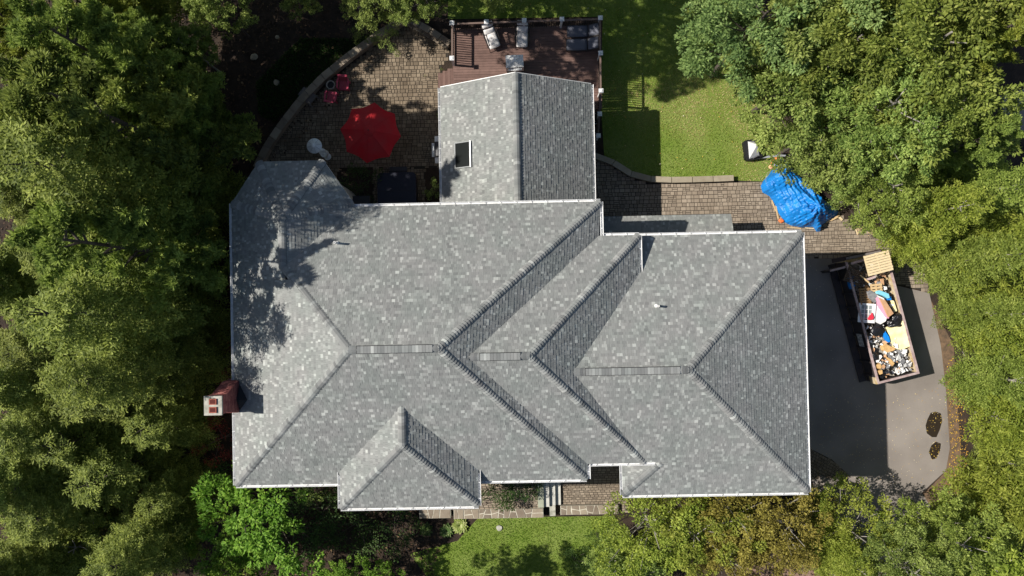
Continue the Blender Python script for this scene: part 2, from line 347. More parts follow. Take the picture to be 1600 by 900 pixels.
paving('path', PX([(928, 246), (946, 247), (962, 264), (985, 277), (1010, 285), (1148, 283), (1205, 284), (1260, 290), (1330, 350), (1440, 395), (1452, 456), (1400, 444), (1310, 402), (1100, 402), (940, 402), (925, 300)]), .012, M_PAVE2, row=.22, cell=(.16, .3))
paving('path', PX([(876, 724), (980, 724), (980, 801), (876, 801)]), .012, M_PAVE2, row=.13, cell=(.22, .26))
UP = [P(560, 700, .55), P(842, 700, .55), P(842, 795, .55), P(630, 796, .55)]
b = MB(); b.prism(UP, 0, .55); tr = struct(b.build('raised_walkway', M_CONC))
r = paving('path', UP, .556, M_PAVE2, row=.13, cell=(.22, .26))
paving('path', PX([(1240, 690), (1268, 702), (1300, 718), (1330, 746), (1300, 748), (1240, 748)]), .016, M_PAVE, row=.16, cell=(.16, .2), ang=R_(-30))

# ------------------------------------------------------------------ roof system
class Block:
    """hipped block: convex eave polygon (ccw), one pitch per edge (None: open side)"""
    def __init__(s, name, poly, ze, pitches):
        s.name, s.poly, s.ze = name, poly, ze; s.pl = []
        n = len(poly)
        for i in range(n):
            (x0, y0), (x1, y1) = poly[i], poly[(i + 1) % n]; d = math.hypot(x1 - x0, y1 - y0); ux, uy = (x1 - x0) / d, (y1 - y0) / d
            nx, ny = -uy, ux; p = pitches[i]
            s.pl.append(None if p is None else (nx * p, ny * p, ze - (nx * x0 + ny * y0) * p, (ux, uy), (nx, ny), p, (x0, y0)))
    def z(s, x, y):
        if not inside((x, y), s.poly): return -1e9
        return min(a[0] * x + a[1] * y + a[2] for a in s.pl if a)
    def facet(s, i):
        q = list(s.poly); A = s.pl[i]
        for j, Bp in enumerate(s.pl):
            if Bp and j != i: q = clip_half(q, Bp[0] - A[0], Bp[1] - A[1], Bp[2] - A[2])
            if not q: return q
        return q
PM, PE, PG = .55, .52, .42
main = Block('main', [(-13.33, -8.48), (3.0, -8.48), (3.91, 4.4), (-13.33, 4.4)], 6.95, [PM, PE, PM, PM * 1.03])
middle = Block('middle', [(-2.5, -7.77), (5.68, -7.77), (5.68, 2.8), (-2.5, 2.8)], 6.95, [PM, PM, PM, None])
garage = Block('garage', [(0, -9.47), (13.52, -9.47), (13.52, 2.83), (0, 2.83)], 6.2, [PG, PG, PG, None])
garage_sw = Block('garage_sw', [(4.75, -9.47), (8.5, -9.47), (8.5, -7.77), (4.75, -7.77)], 6.203, [PG, None, None, PG])
turret = Block('turret', [(-13.33, 1.0), (-7.63, 1.0), (-7.63, 4.6), (-9.0, 6.6), (-12.04, 6.6), (-13.33, 4.67)], 6.962, [None, PM, PM, PM, PM, PM])
dormer = Block('dormer', [(-8.37, -9.53), (-2.02, -9.53), (-2.02, -4.3), (-8.37, -4.3)], 7.3, [PM, PM, None, PM])
wing = Block('wing', [(-3.8, 3.2), (3.95, 3.2), (3.95, 10.87), (-3.8, 10.87)], 3.75, [None, PM, None, PM])
pent = Block('pent', [(4.2, 2.3), (11.4, 2.3), (11.4, 4.22), (4.2, 4.22)], 2.2, [None, None, .36, None])
BL = [main, middle, garage, turret, dormer, wing, pent, garage_sw]
house = thing('house', 'large grey shingled house with hipped roofs, wing and turret', 'house', (0, 0, 0))
roof = None
EXP = .143
def allz(x, y, me): 
    r = -1e9
    for B in BL:
        if B is not me:
            if B is garage and y < -7.77 and x < 8.5: continue
            r = max(r, B.z(x, y))
    return r
def shingle_facet(B, i, poly=None):
    A = B.pl[i]; q = poly or B.facet(i)
    if len(q) < 3: return
    (ux, uy), (nx, ny), p, (x0, y0) = A[3], A[4], A[5], A[6]; cs = 1 / math.sqrt(1 + p * p)
    nrm = Vector((-A[0], -A[1], 1)).normalized()
    def to3(u, v, t):   # u along the eave, v up the slope
        x = x0 + ux * u + nx * v * cs; y = y0 + uy * u + ny * v * cs; z = A[0] * x + A[1] * y + A[2]
        return (x + nrm.x * t, y + nrm.y * t, z + nrm.z * t)
    loc = [((x - x0) * ux + (y - y0) * uy, ((x - x0) * nx + (y - y0) * ny) / cs) for x, y in q]
    # sheathing below
    sh = MB(); vs = [to3(u, v, -.004) for u, v in loc]; sh.add(vs, [tuple(range(len(vs)))]); deck = sh.build('roof_slope', M_DECKING, house)
    b = MB(); us = [a[0] for a in loc]; vs_ = [a[1] for a in loc]; row = 0
    n = len(loc); ar = sum(loc[k][0] * loc[(k + 1) % n][1] - loc[(k + 1) % n][0] * loc[k][1] for k in range(n))
    lp = loc if ar > 0 else loc[::-1]
    edges = []
    for k in range(n):
        (a0, b0), (a1, b1) = lp[k], lp[(k + 1) % n]; edges.append((-(b1 - b0), a1 - a0, -(-(b1 - b0) * a0 + (a1 - a0) * b0)))
    v = min(vs_) - .02; col = random.random()
    while v < max(vs_):
        u = min(us) - random.random() * .3; ct = random.gauss(0, .03)
        while u < max(us):
            wd = random.choice((.08, .1, .12, .15, .18)); 
            rct = [(u, v), (u + wd - .004, v), (u + wd - .004, v + EXP + .012), (u, v + EXP + .012)]
            for e in edges:
                rct = clip_half(rct, *e)
                if len(rct) < 3: break
            if len(rct) >= 3:
                th = random.choice((.007, .009, .015, .019))
                hz = [(c - v) / EXP for _, c in rct]
                top = [to3(a, c, th * (1 - .75 * hh) + .002) for (a, c), hh in zip(rct, hz)]
                if not all(allz(x, y, B) > z + .05 for x, y, z in top):
                    rr = random.random(); t = .42 + random.gauss(0, .06) + ct
                    if rr < .17: t = .80 + random.gauss(0, .09)
                    elif rr < .32: t = .58 + random.gauss(0, .05)
                    elif rr < .42: t = .24 + random.gauss(0, .05)
                    t = min(1, max(0, t))
                    m = len(rct); bot = [to3(a, c, -.003) for a, c in rct]
                    fs = [(k, m + k, m + (k + 1) % m, (k + 1) % m) for k in range(m) if (hz[k] + hz[(k + 1) % m]) / 2 < .9]
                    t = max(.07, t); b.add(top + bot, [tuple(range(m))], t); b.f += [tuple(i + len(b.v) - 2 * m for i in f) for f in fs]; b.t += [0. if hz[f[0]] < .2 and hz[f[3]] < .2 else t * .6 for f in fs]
            u += wd
        v += EXP; row += 1
    stuff(b.build('shingles', M_SH, deck))
for B in BL:
    for i, A in enumerate(B.pl):
        if not A: continue
        if B is garage and i == 0:
            shingle_facet(B, 0, clip_half(B.facet(0), 0, 1, 7.77))
            q = clip_half(clip_half(B.facet(0), 0, -1, -7.77), 1, -1, -(4.75 + 9.47)); shingle_facet(B, 0, q)
        elif B is garage_sw and i == 0: continue
        elif B is main and i == 3:
            shingle_facet(B, i, clip_half(B.facet(i), 0, -1, 1.0))
        else: shingle_facet(B, i)
# hip and ridge caps
def caps(p0, p1, me, w_=.18, drop=.10, lift=.012):
    p0, p1 = Vector(p0), Vector(p1); d = (p1 - p0); L = d.length; d.normalize(); side = d.cross(Vector((0, 0, 1))).normalized(); up = side.cross(d).normalized()
    if up.z < 0: up = -up
    b = MB(); k = 0; s = 0.
    while s < L - .02:
        e = min(s + EXP + .03, L + .03); a = p0 + d * s; c = p0 + d * e
        if me is None or allz(a.x, a.y, me) < a.z + .12:
            th0, th1 = .052, .012; prof = [(-1, -drop), (-.6, -drop * .38), (0, 0), (.6, -drop * .38), (1, -drop)]
            bow = .045; t0 = [a + side * (x * w_) + up * (y + lift + th0) + d * (bow * abs(x) ** 2) for x, y in prof]; t1 = [c + side * (x * w_) + up * (y + lift + th1) + d * (bow * abs(x) ** 2) for x, y in prof]
            bt = [v - up * .055 for v in t0]; bt1 = [v - up * .05 for v in t1]
            vs = [tuple(v) for v in t0 + t1 + bt + bt1]
            fs = [(i, i + 1, 6 + i, 5 + i) for i in range(4)] + [(i + 1, i, 10 + i, 11 + i) for i in range(4)] + [(0, 5, 15, 10), (9, 4, 14, 19)]
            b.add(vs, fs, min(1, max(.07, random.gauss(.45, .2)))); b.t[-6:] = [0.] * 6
        s += EXP; k += 1
    if b.v: stuff(b.build('ridge_caps', M_CAP, house))
def ptz(B, x, y): return (x, y, min(a[0] * x + a[1] * y + a[2] for a in B.pl if a))
def vent(p0, p1):
    b = MB(); b.b2(p0[0], p1[0], p0[1] - .17, p0[1] + .17, p0[2] - .12, p0[2] + .035); b.build('ridge_vent', M_BLACK, house)
    q = MB(); x = p0[0] + .02; z = p0[2] + .036
    while x < p1[0] - .05:
        q.box((x + EXP / 2, p0[1], z + .01), (EXP - .008, .30, .02), tone=min(1, max(.2, random.gauss(.52, .2))), M=Matrix.Translation((x + EXP / 2, p0[1], z + .01)) @ Matrix.Rotation(.04, 4, 'Y')); x += EXP
    stuff(q.build('ridge_caps', M_CAP, house))
hd = PM * .19 * .72
def hip(B, a, c, **k): caps(ptz(B, *a), ptz(B, *c), B, **k)
zr_m = 6.95 + PM * 6.44
rw = (-13.33 + 6.44 / 1.03, -2.04)
# main east ridge end: where south, north and east planes meet
A1 = main.pl[1]; re_x = (zr_m - A1[2] + A1[1] * 2.04) / A1[0]
re = (re_x, -2.04)
hip(main, (-13.33, -8.48), rw); hip(main, (3.0, -8.48), re); hip(main, (3.91, 4.4), re)
hip(main, (-10.48, 1.61), rw)
caps((rw[0] - .05, -2.04, zr_m), (rw[0] + .35, -2.04, zr_m), main); caps((re[0] - .4, -2.04, zr_m), (re[0] + .05, -2.04, zr_m), main)
vent((rw[0] + .3, -2.04, zr_m), (re[0] - .3, 0, 0))
mzr = 6.95 + PM * 5.285; mre = (5.68 - 5.285, -2.485)
hip(middle, (5.68, -7.77), mre); hip(middle, (5.68, 2.8), mre)
caps((-2.1, -2.485, mzr - .01), (-1.6, -2.485, mzr - .01), middle); vent((-1.7, -2.485, mzr), (mre[0] - .35, 0, 0)); caps((mre[0] - .4, -2.485, mzr), (mre[0] + .05, -2.485, mzr), middle)
gzr = 6.2 + PG * 6.15; gre = (13.52 - 6.15, -3.32)
hip(garage, (13.52, -9.47), gre, drop=.075); hip(garage, (13.52, 2.83), gre, drop=.075); hip(garage_sw, (4.75, -9.47), (6.42, -7.8), drop=.075)
caps((2.2, -3.32, gzr - .01), (2.9, -3.32, gzr - .01), garage, drop=.07); vent((2.85, -3.32, gzr), (gre[0] - .35, 0, 0)); caps((gre[0] - .4, -3.32, gzr), (gre[0] + .05, -3.32, gzr), garage, drop=.07)
tx = -10.48; ty = 6.6 - 2.85
caps(ptz(turret, tx, ty + .05), ptz(turret, tx, 1.55), turret)
for c in ((-7.63, 4.6), (-9.0, 6.6), (-12.04, 6.6), (-13.33, 4.67)): hip(turret, c, (tx, ty - (0.0)), drop=.06, w_=.2)
dx = -5.195; hip(dormer, (dx, -9.53 + 3.175), (dx, -4.4)); hip(dormer, (-8.37, -9.53), (dx, -6.355)); hip(dormer, (-2.02, -9.53), (dx, -6.355))
hip(wing, (.075, 10.87), (.075, 4.2))
# gutters
def gutter(a, c, z, out):
    """a, c: ends in plan on the eave line; out: unit vector away from the roof"""
    b = MB(); ax, ay = a; cx, cy = c; L = math.hypot(cx - ax, cy - ay); ux, uy = (cx - ax) / L, (cy - ay) / L; ox, oy = out
    prof = [(0, -.005), (0, -.12), (.085, -.12), (.12, -.045), (.12, .0), (.105, .0), (.105, -.04), (.075, -.105), (.012, -.105), (.012, -.005)]
    vs = []
    for s in (0, L): vs += [(ax + ux * s + ox * o, ay + uy * s + oy * o, z + h) for o, h in prof]
    n = len(prof); fs = [(i, (i + 1) % n, n + (i + 1) % n, n + i) for i in range(n)] + [(0, 1, 8, 9), (1, 2, 7, 8), (2, 3, 6, 7), (3, 4, 5, 6)]
    fs += [tuple(n + i for i in f[::-1]) for f in fs[-4:]]
    b.add(vs, fs)
    k = .35
    while k < L - .1:
        mx, my = ax + ux * k + ox * .06, ay + uy * k + oy * .06
        b.box((mx, my, z - .004), (.03 if abs(ux) > .5 else .125, .125 if abs(ux) > .5 else .03, .012)); k += .72
    b.build('gutter', M_WHITE, house)
    f = MB(); f.box(((ax + cx) / 2 - ox * .012, (ay + cy) / 2 - oy * .012, z - .115), (L if abs(ux) > .5 else .02, .02 if abs(ux) > .5 else L, .2)); f.build('fascia', M_TRIM, house)
W_, E_, N_, S__ = (-1, 0), (1, 0), (0, 1), (0, -1)
gutter((-13.33, -8.48), (-13.33, 4.67), 6.95, W_); gutter((-13.33, -8.48), (-8.37, -8.48), 6.95, S__); gutter((-2.02, -8.48), (3.0, -8.48), 6.95, S__)
gutter((3.06, -8.48), (3.06, -7.77), 6.95, E_); gutter((3.06, -7.77), (6.2, -7.77), 6.95, S__)
gutter((-8.37, -9.53), (-8.37, -7.85), 7.3, W_); gutter((-8.37, -9.53), (-2.02, -9.53), 7.3, S__); gutter((-2.02, -9.53), (-2.02, -7.85), 7.3, E_)
gutter((-7.63, 4.4), (3.91, 4.4), 6.95, N_); gutter((3.91, 2.8), (3.91, 4.4), 6.95, E_); gutter((3.97, 2.8), (5.68, 2.8), 6.95, N_); gutter((5.68, 1.1), (5.68, 2.8), 6.95, E_)
gutter((5.7, 2.83), (13.52, 2.83), 6.2, N_); gutter((13.52, -9.47), (13.52, 2.83), 6.2, E_); gutter((4.75, -9.47), (13.52, -9.47), 6.2, S__); gutter((4.75, -9.47), (4.75, -7.7), 6.2, W_)
gutter((-3.8, 4.5), (-3.8, 10.85), 3.75, W_); gutter((3.95, 4.5), (3.95, 10.85), 3.75, E_)
def ogutter(a, c, z):
    a, c = Vector((*a, z)), Vector((*c, z)); d = (c - a).normalized(); o = d.cross(Vector((0, 0, 1))) * 1.0
    b = MB(); q = [a, c, c + o * .11, a + o * .11]; b.prism([(p.x, p.y) for p in q], z - .12, z - .02); 
    b.prism([(p.x, p.y) for p in (a + o * .09, c + o * .09, c + o * .115, a + o * .115)], z - .1, z); b.build('gutter', M_WHITE, house)
ogutter((-13.33, 4.67), (-12.04, 6.6), 6.95); ogutter((-12.04, 6.6), (-9.0, 6.6), 6.95); ogutter((-9.0, 6.6), (-7.63, 4.6), 6.95)
# gable rake trim of the wing
for sx in (-1, 1):
    b = MB(); n = 12; p = []
    x1 = .075 + sx * 3.87; b.add([(.075, 10.87, 5.86), (x1, 10.87, 3.74), (x1, 10.91, 3.74), (.075, 10.91, 5.86), (.075, 10.87, 5.68), (x1, 10.87, 3.56), (x1, 10.91, 3.56), (.075, 10.91, 5.68)], [(0, 1, 2, 3), (4, 7, 6, 5), (0, 4, 5, 1), (1, 5, 6, 2), (2, 6, 7, 3), (3, 7, 4, 0)])
    b.build('rake_board', M_TRIM, house)
# walls (one mesh per volume), soffits
def wallbox(x0, x1, y0, y1, z0, z1):
    b = MB(); b.b2(x0, x1, y0, y1, z0, z1); return b.build('wall', M_SID, house)
wm = wallbox(-12.9, 2.6, -8.02, 3.95, 0, 6.83); wallbox(2.61, 5.2, -7.3, 2.35, 0, 6.82)
wg = wallbox(5.21, 13.05, -9.0, 2.36, 0, 6.08)
wallbox(-7.95, -2.45, -9.08, -8.03, 0, 7.17); ww = wallbox(-3.4, 3.53, 3.96, 10.4, 0, 3.64)
b = MB(); b.add([(-3.4, 10.4, 3.6), (3.53, 10.4, 3.6), (.075, 10.4, 5.5), (-3.4, 10.3, 3.6), (3.53, 10.3, 3.6), (.075, 10.3, 5.5)], [(1, 0, 2), (3, 4, 5), (0, 1, 4, 3), (1, 2, 5, 4), (2, 0, 3, 5)]); b.build('gable_wall', M_SID, house)
b = MB(); b.prism([(-12.9, 3.9), (-8.05, 3.9), (-8.05, 4.45), (-9.25, 6.15), (-11.8, 6.15), (-12.9, 4.5)], 0, 6.83); b.build('wall', M_SID, house)
for x0, x1, y0, y1, z in ((-13.33, 3.0, -8.48, 4.4, 6.835), (3.0, 5.68, -7.77, 2.8, 6.832), (5.69, 13.52, -9.47, 2.83, 6.085), (-8.37, -2.02, -9.53, -8.49, 7.18), (-3.8, 3.95, 4.41, 10.87, 3.645)):
    b = MB(); b.b2(x0, x1, y0, y1, z, z + .02); b.build('soffit', M_TRIM, house)
def window(wall, c, axis, w_, h_):
    f = MB(); g = MB()
    if axis == 'x': f.box(c, (.08, w_ + .16, h_ + .16)); g.box(c, (.11, w_, h_)); 
    else: f.box(c, (w_ + .16, .08, h_ + .16)); g.box(c, (w_, .11, h_))
    fr = f.build('window', M_TRIM, house); g.build('pane', M_GLASS, fr)
for y in (-6.5, -3, .5):
    window(wm, (-12.9, y, 5.2), 'x', 1, 1.3); window(wm, (-12.9, y, 2), 'x', 1, 1.4)
for x in (-5, -2): window(wm, (x, 3.95, 5.2), 'y', 1, 1.3)
for x in (7, 9.3, 11.6): window(wg, (x, -9.0, 4.6), 'y', 1, 1.2)
for y in (-7.6, -4.9, .2): window(wg, (13.05, y, 4.7), 'x', 1, 1.2)
window(ww, (-3.4, 8.8, 2.2), 'x', 1.0, 1.2); window(ww, (0.3, 10.4, 3.0), 'y', 1.6, 1.6)
for y in (-7.2, -4.1, -1.0):
    b = MB()
    for k in range(4): b.box((13.08, y, .3 + k * .57), (.06, 2.5, .54))
    b.build('garage_door', M_TRIM, house)
# lower porch roof behind the steps, roof vents, skylight
b = MB(); b.b2(3.05, 4.7, -8.1, -7.28, 2.9, 3.0); b.build('porch_roof', M_DECKING, house)
b = MB(); b.b2(3.05, 4.7, -8.2, -8.1, 2.88, 3.0); b.build('gutter', M_WHITE, house)
b = MB(); b.b2(-8.6, -7.7, 4.45, 5.5, 2.8, 2.9); b.build('porch_roof', M_DECKING, house)
def stack(px, py, B, h, m):
    z = 8.; 
    for _ in range(5): x, y = P(px, py, z); z = B.z(x, y)
    b = MB(); b.lathe([(.10, -.04), (.09, .02), (.055, .06), (.055, h), (.04, h), (.04, h - .05)], (x, y, z), 14); b.build('vent_pipe', m, house, smooth=False)
stack(527, 380, main, .52, M_PWHITE); stack(1026, 478, garage, .42, M_PWHITE)
A = wing.pl[3]; b = MB(); X0, X1, Y0, Y1 = -3.04, -2.3, 6.62, 7.84
def wz(x, o=0): return 3.75 + PM * (x + 3.8) + o
def slab(b, x0, x1, y0, y1, o0, o1, tone=.5):
    vs = [(x, y, wz(x, o)) for o in (o0, o1) for x, y in ((x0, y0), (x1, y0), (x1, y1), (x0, y1))]
    b.add(vs, [(0, 3, 2, 1), (4, 5, 6, 7), (0, 1, 5, 4), (1, 2, 6, 5), (2, 3, 7, 6), (3, 0, 4, 7)], tone)
fr = MB(); slab(fr, X0 - .05, X0, Y0 - .05, Y1 + .05, -.02, .10); slab(fr, X0, X1, Y0 - .05, Y0, -.02, .10); slab(fr, X0, X1, Y1, Y1 + .05, -.02, .10)
fo = fr.build('skylight', mat('grey_aluminium_frame', (.20, .21, .21), rough=.5), house)
fr = MB(); slab(fr, X1, X1 + .07, Y0 - .05, Y1 + .05, -.02, .12); fr.build('frame', M_WHITE, fo)
gl = MB(); slab(gl, X0, X1, Y0, Y1, -.02, .09); gl.build('pane', M_SKYG, fo)
# chimney: brick stack against the west wall, concrete cap, two clay flues
cx0, cx1, cy0, cy1 = -13.74, -13.03, -4.83, -4.05
ch = MB(); ch.b2(cx0 + .03, cx1 - .03, cy0 + .03, cy1 - .03, 0, 9.08); chim = ch.build('chimney', M_MORT, house)
ch = MB(); ch.b2(-13.72, -12.88, -5.05, -3.55, 0, 6.7); ch.build('base', M_MORT, chim)
ch = MB()
def shoulder(z): t = max(0, min(1, (z - 7.25) / 1.2)); return t
zz = 6.3; row = 0
def brickring(x0, x1, y0, y1, z, row):
    bl, bh = .19, .055
    for (a0, a1, fx, ax) in ((y0, y1, x1, 'E'), (y0, y1, x0, 'W'), (x0, x1, y0, 'S'), (x0, x1, y1, 'N')):
        p = a0 - (row % 2) * .1
        while p < a1:
            s, e = max(p, a0), min(p + bl, a1)
            if e - s > .03:
                t = random.random()
                if ax in 'EW': ch.box((fx, (s + e) / 2, z + bh / 2), (.03, e - s, bh), tone=t)
                else: ch.box(((s + e) / 2, fx, z + bh / 2), (e - s, .03, bh), tone=t)
            p += bl + .012
while zz < 8.98:
    t = shoulder(zz); y0 = -5.05 + (.2) * t * 1.0; y1 = -3.6 + (-.44) * t
    brickring(cx0 + .02, cx1 - .02, y0 + (.02), y1, zz, row); zz += .068; row += 1
stuff(ch.build('bricks', M_BRICK, chim))
sh = MB(); sh.add([(cx0 + .02, -5.04, 6.2), (cx1 - .03, -5.04, 6.2), (cx1 - .03, -3.61, 6.2), (cx0 + .02, -3.61, 6.2), (cx0 + .02, -5.04, 7.2), (cx1 - .03, -5.04, 7.2), (cx1 - .03, -3.61, 7.2), (cx0 + .02, -3.61, 7.2), (cx0 + .02, -4.84, 8.45), (cx1 - .03, -4.84, 8.45), (cx1 - .03, -4.05, 8.45), (cx0 + .02, -4.05, 8.45)],
    [(0, 1, 5, 4), (1, 2, 6, 5), (2, 3, 7, 6), (3, 0, 4, 7), (4, 5, 9, 8), (5, 6, 10, 9), (6, 7, 11, 10), (7, 4, 8, 11), (8, 9, 10, 11)]); sh.build('shoulder', M_BRICK, chim)
cp = MB(); cp.b2(cx0 - .04, cx1 + .03, cy0 - .03, cy1 + .03, 9.05, 9.16); capo = cp.build('cap', M_CONC, chim)
for y in (-4.62, -4.26):
    f = MB(); f.b2(-13.54, -13.22, y - .13, y + .13, 9.16, 9.22); fl = f.build('flue', mat('clay_flue', (.30, .09, .06), rough=.9), chim)
    f = MB(); f.b2(-13.50, -13.26, y - .09, y + .09, 9.15, 9.222 + .002); f.build('flue_opening', mat('dark_clay', (.09, .02, .015), rough=.95), chim)  # solid block filling the flue, its top darker than the clay around it
f = MB(); f.add([(-13.0, -4.95, 7.17), (-12.55, -4.45, 7.42), (-13.0, -3.75, 7.17), (-13.0, -4.45, 7.52)], [(0, 1, 3), (1, 2, 3)]); f.build('cricket', M_BLACK, house)  # black puts the cricket's shadow into the colour along with its black flashing

# ------------------------------------------------------------------ deck
DX0, DX1, DY1, DZ = -3.28, 4.72, 14.7, 1.5
deck = thing('deck', 'raised red brown timber deck behind the wing with white capped posts', 'deck', (0, 0, 0))
y = 10.2; k = 0
while y < DY1:
    b = MB(); b.b2(DX0, DX1, y, min(y + .132, DY1), DZ - .035, DZ + random.uniform(0, .004), random.random()); o = b.build('board', M_BOARD, deck); y += .143
b = MB(); b.b2(DX0 - .03, DX1 + .03, DY1, DY1 + .04, DZ - .28, DZ + .006); b.b2(DX0 - .04, DX0, 10.2, DY1, DZ - .28, DZ - .01); b.b2(DX1, DX1 + .04, 10.2, DY1, DZ - .28, DZ + .006); b.build('rim_joist', M_BOARD, deck)
for i in range(3):      # steps down to the patio
    for j in range(2):
        b = MB(); x = DX0 - .06 - i * .3 - j * .145; b.b2(x - .138, x, 10.75, 12.62, 1.28 - i * .36, 1.32 - i * .36, random.random()); b.build('step_board', M_BOARD, deck)
    b = MB(); b.b2(DX0 - .36 - i * .3, DX0 - .33 - i * .3, 10.78, 12.6, 0, 1.27 - i * .36); b.build('riser', M_BOARD, deck)
for i in range(7):      # side stair going down along the wing
    b = MB(); yy = 10.1 - i * .3; b.b2(3.62, 4.6, yy - .29, yy, 1.2 - i * .19, 1.24 - i * .19, random.random()); b.build('step_board', M_DARKW, deck)
RZ = 2.45
def post(x, y, z0, z1):
    p = MB(); p.b2(x - .055, x + .055, y - .055, y + .055, z0, z1); po = p.build('post', M_WHITE, deck)
    c = MB(); c.b2(x - .12, x + .12, y - .12, y + .12, z1, z1 + .03); c.box((x, y, z1 + .05), (.21, .21, .04), taper=.4); c.build('post_cap', M_WHITE, po)
ZT = 2.6
npos = [P(706, 36, ZT), P(760, 34, ZT), P(819, 32, ZT), P(878, 30, ZT), P(938, 28, ZT)]
epos = [P(938.5, 83, ZT), P(939, 142, ZT)]; wpos = [P(706, 91, ZT)]
for q in npos + epos + wpos: post(q[0], q[1], .2, ZT)
sp = [(P(937, 178, 2.05), 2.05), (P(935, 212, 1.45), 1.45)]
for q, z in sp: post(q[0], q[1], 0, z)
def railing(a, c, z0=RZ, z1=RZ, zb0=DZ + .1, zb1=DZ + .1):
    a, c = Vector((*a, 0)), Vector((*c, 0)); d = c - a; L = d.length; d.normalize(); s = Vector((-d.y, d.x, 0))
    for nm, w_, t, o0, o1 in (('top_rail', .045, .03, z0, z1), ('bottom_rail', .025, .03, zb0, zb1)):
        b = MB(); vs = [tuple(p + s * (sx * w_) + Vector((0, 0, zz + dz))) for p, zz in ((a, o0), (c, o1)) for sx in (-1, 1) for dz in (-t, t)]
        b.add(vs, [(0, 1, 3, 2), (4, 6, 7, 5), (0, 4, 5, 1), (2, 3, 7, 6), (1, 5, 7, 3), (0, 2, 6, 4)]); b.build(nm, M_RAIL, deck)
    b = MB(); k = .1
    while k < L - .05:
        p = a + d * k; f = k / L; za = zb0 + (zb1 - zb0) * f; zc = z0 + (z1 - z0) * f
        b.b2(p.x - .018, p.x + .018, p.y - .018, p.y + .018, za, zc); k += .125
    stuff(b.build('balusters', M_DARKW, deck))
allp = [npos[0], npos[1], npos[2], npos[3], npos[4], epos[0], epos[1]]
for a, c in zip(allp[:-1], allp[1:]): railing(a, c)
railing(npos[0], wpos[0]); railing(epos[1], sp[0][0], RZ, 1.95, DZ + .05, 1.15); railing(sp[0][0], sp[1][0], 1.95, 1.32, 1.15, .55)
b = MB()
for x in (-3.1, .7, 4.5):
    for yy in (11, 14.4): b.b2(x - .07, x + .07, yy - .07, yy + .07, 0, DZ - .04)
b.build('footing_posts', M_DARKW, deck)

def soft(b, c, d, rz=0., bulge=.3, n=6, tone=.5, M=None):
    """rounded cushion: a grid box whose top swells"""
    X, Y, Z = d[0] / 2, d[1] / 2, d[2]; vs = []; fs = []; ca, sa = math.cos(rz), math.sin(rz)
    def put(x, y, z):
        if M is not None: return tuple(M @ Vector((x, y, z)))
        return (x * ca - y * sa + c[0], x * sa + y * ca + c[1], z + c[2])
    for i in range(n + 1):
        for j in range(n + 1):
            u, v = i / n * 2 - 1, j / n * 2 - 1; k = (1 - u ** 4) * (1 - v ** 4); r = 1 - .04 * (abs(u * v) ** 3)
            vs.append(put(u * X * r, v * Y * r, Z * (.55 + .45 * k)))
    for i in range(n):
        for j in range(n): a = i * (n + 1) + j; fs.append((a, a + n + 1, a + n + 2, a + 1))
    ring = [i * (n + 1) for i in range(n)] + [n * (n + 1) + j for j in range(n)] + [i * (n + 1) + n for i in range(n, 0, -1)] + [j for j in range(n, 0, -1)]
    base = len(vs)
    for q in ring:
        i, j = divmod(q, n + 1); u, v = i / n * 2 - 1, j / n * 2 - 1; r = 1 - .04 * (abs(u * v) ** 3); vs.append(put(u * X * r, v * Y * r, 0))
    m = len(ring)
    for k in range(m): fs.append((ring[k], ring[(k + 1) % m], base + (k + 1) % m, base + k)[::-1])
    fs.append(tuple(range(base, base + m))); b.add(vs, fs, tone); return b

def lounge_chair(px, py, rz, label):     # reclined deck chair with light cushions; local +y is the back
    x, y = P(px, py, DZ + .4); t = thing('patio_chair', label, 'chair', (x, y, DZ), rz, 'cushioned chairs on the deck')
    f = MB()
    for s in (-1, 1):
        f.tube([(s * .33, -.62, .03), (s * .33, -.5, .3), (s * .33, .25, .3), (s * .32, .72, .78)], .022, 6)
        f.tube([(s * .37, -.35, .5), (s * .38, .3, .55)], .03, 6); f.tube([(s * .34, .5, .02), (s * .34, .2, .55)], .02, 6); f.tube([(s * .36, -.35, .02), (s * .36, -.35, .5)], .02, 6)
    f.tube([(-.33, -.5, .3), (.33, -.5, .3)], .02, 6); f.tube([(-.32, .72, .78), (.32, .72, .78)], .02, 6); f.build('frame', M_CHFR, t)
    s = MB(); soft(s, (0, -.17, .31), (.6, .82, .12)); s.build('seat_cushion', M_CUSH, t, True)
    for (yy, zz, L, nm) in ((.37, .40, .30, 'back_cushion'), (.62, .66, .26, 'head_cushion')):
        s = MB(); soft(s, None, (.6, L, .12), M=Matrix.Translation((0, yy, zz)) @ Matrix.Rotation(R_(42), 4, 'X')); s.build(nm, M_CUSH, t, True)
lounge_chair(768, 58, R_(20), 'light grey cushioned recliner turned to the left on the deck, nearer the left stair')
lounge_chair(816, 56, R_(-3), 'light grey cushioned recliner facing straight away from the rail, above the white cover')
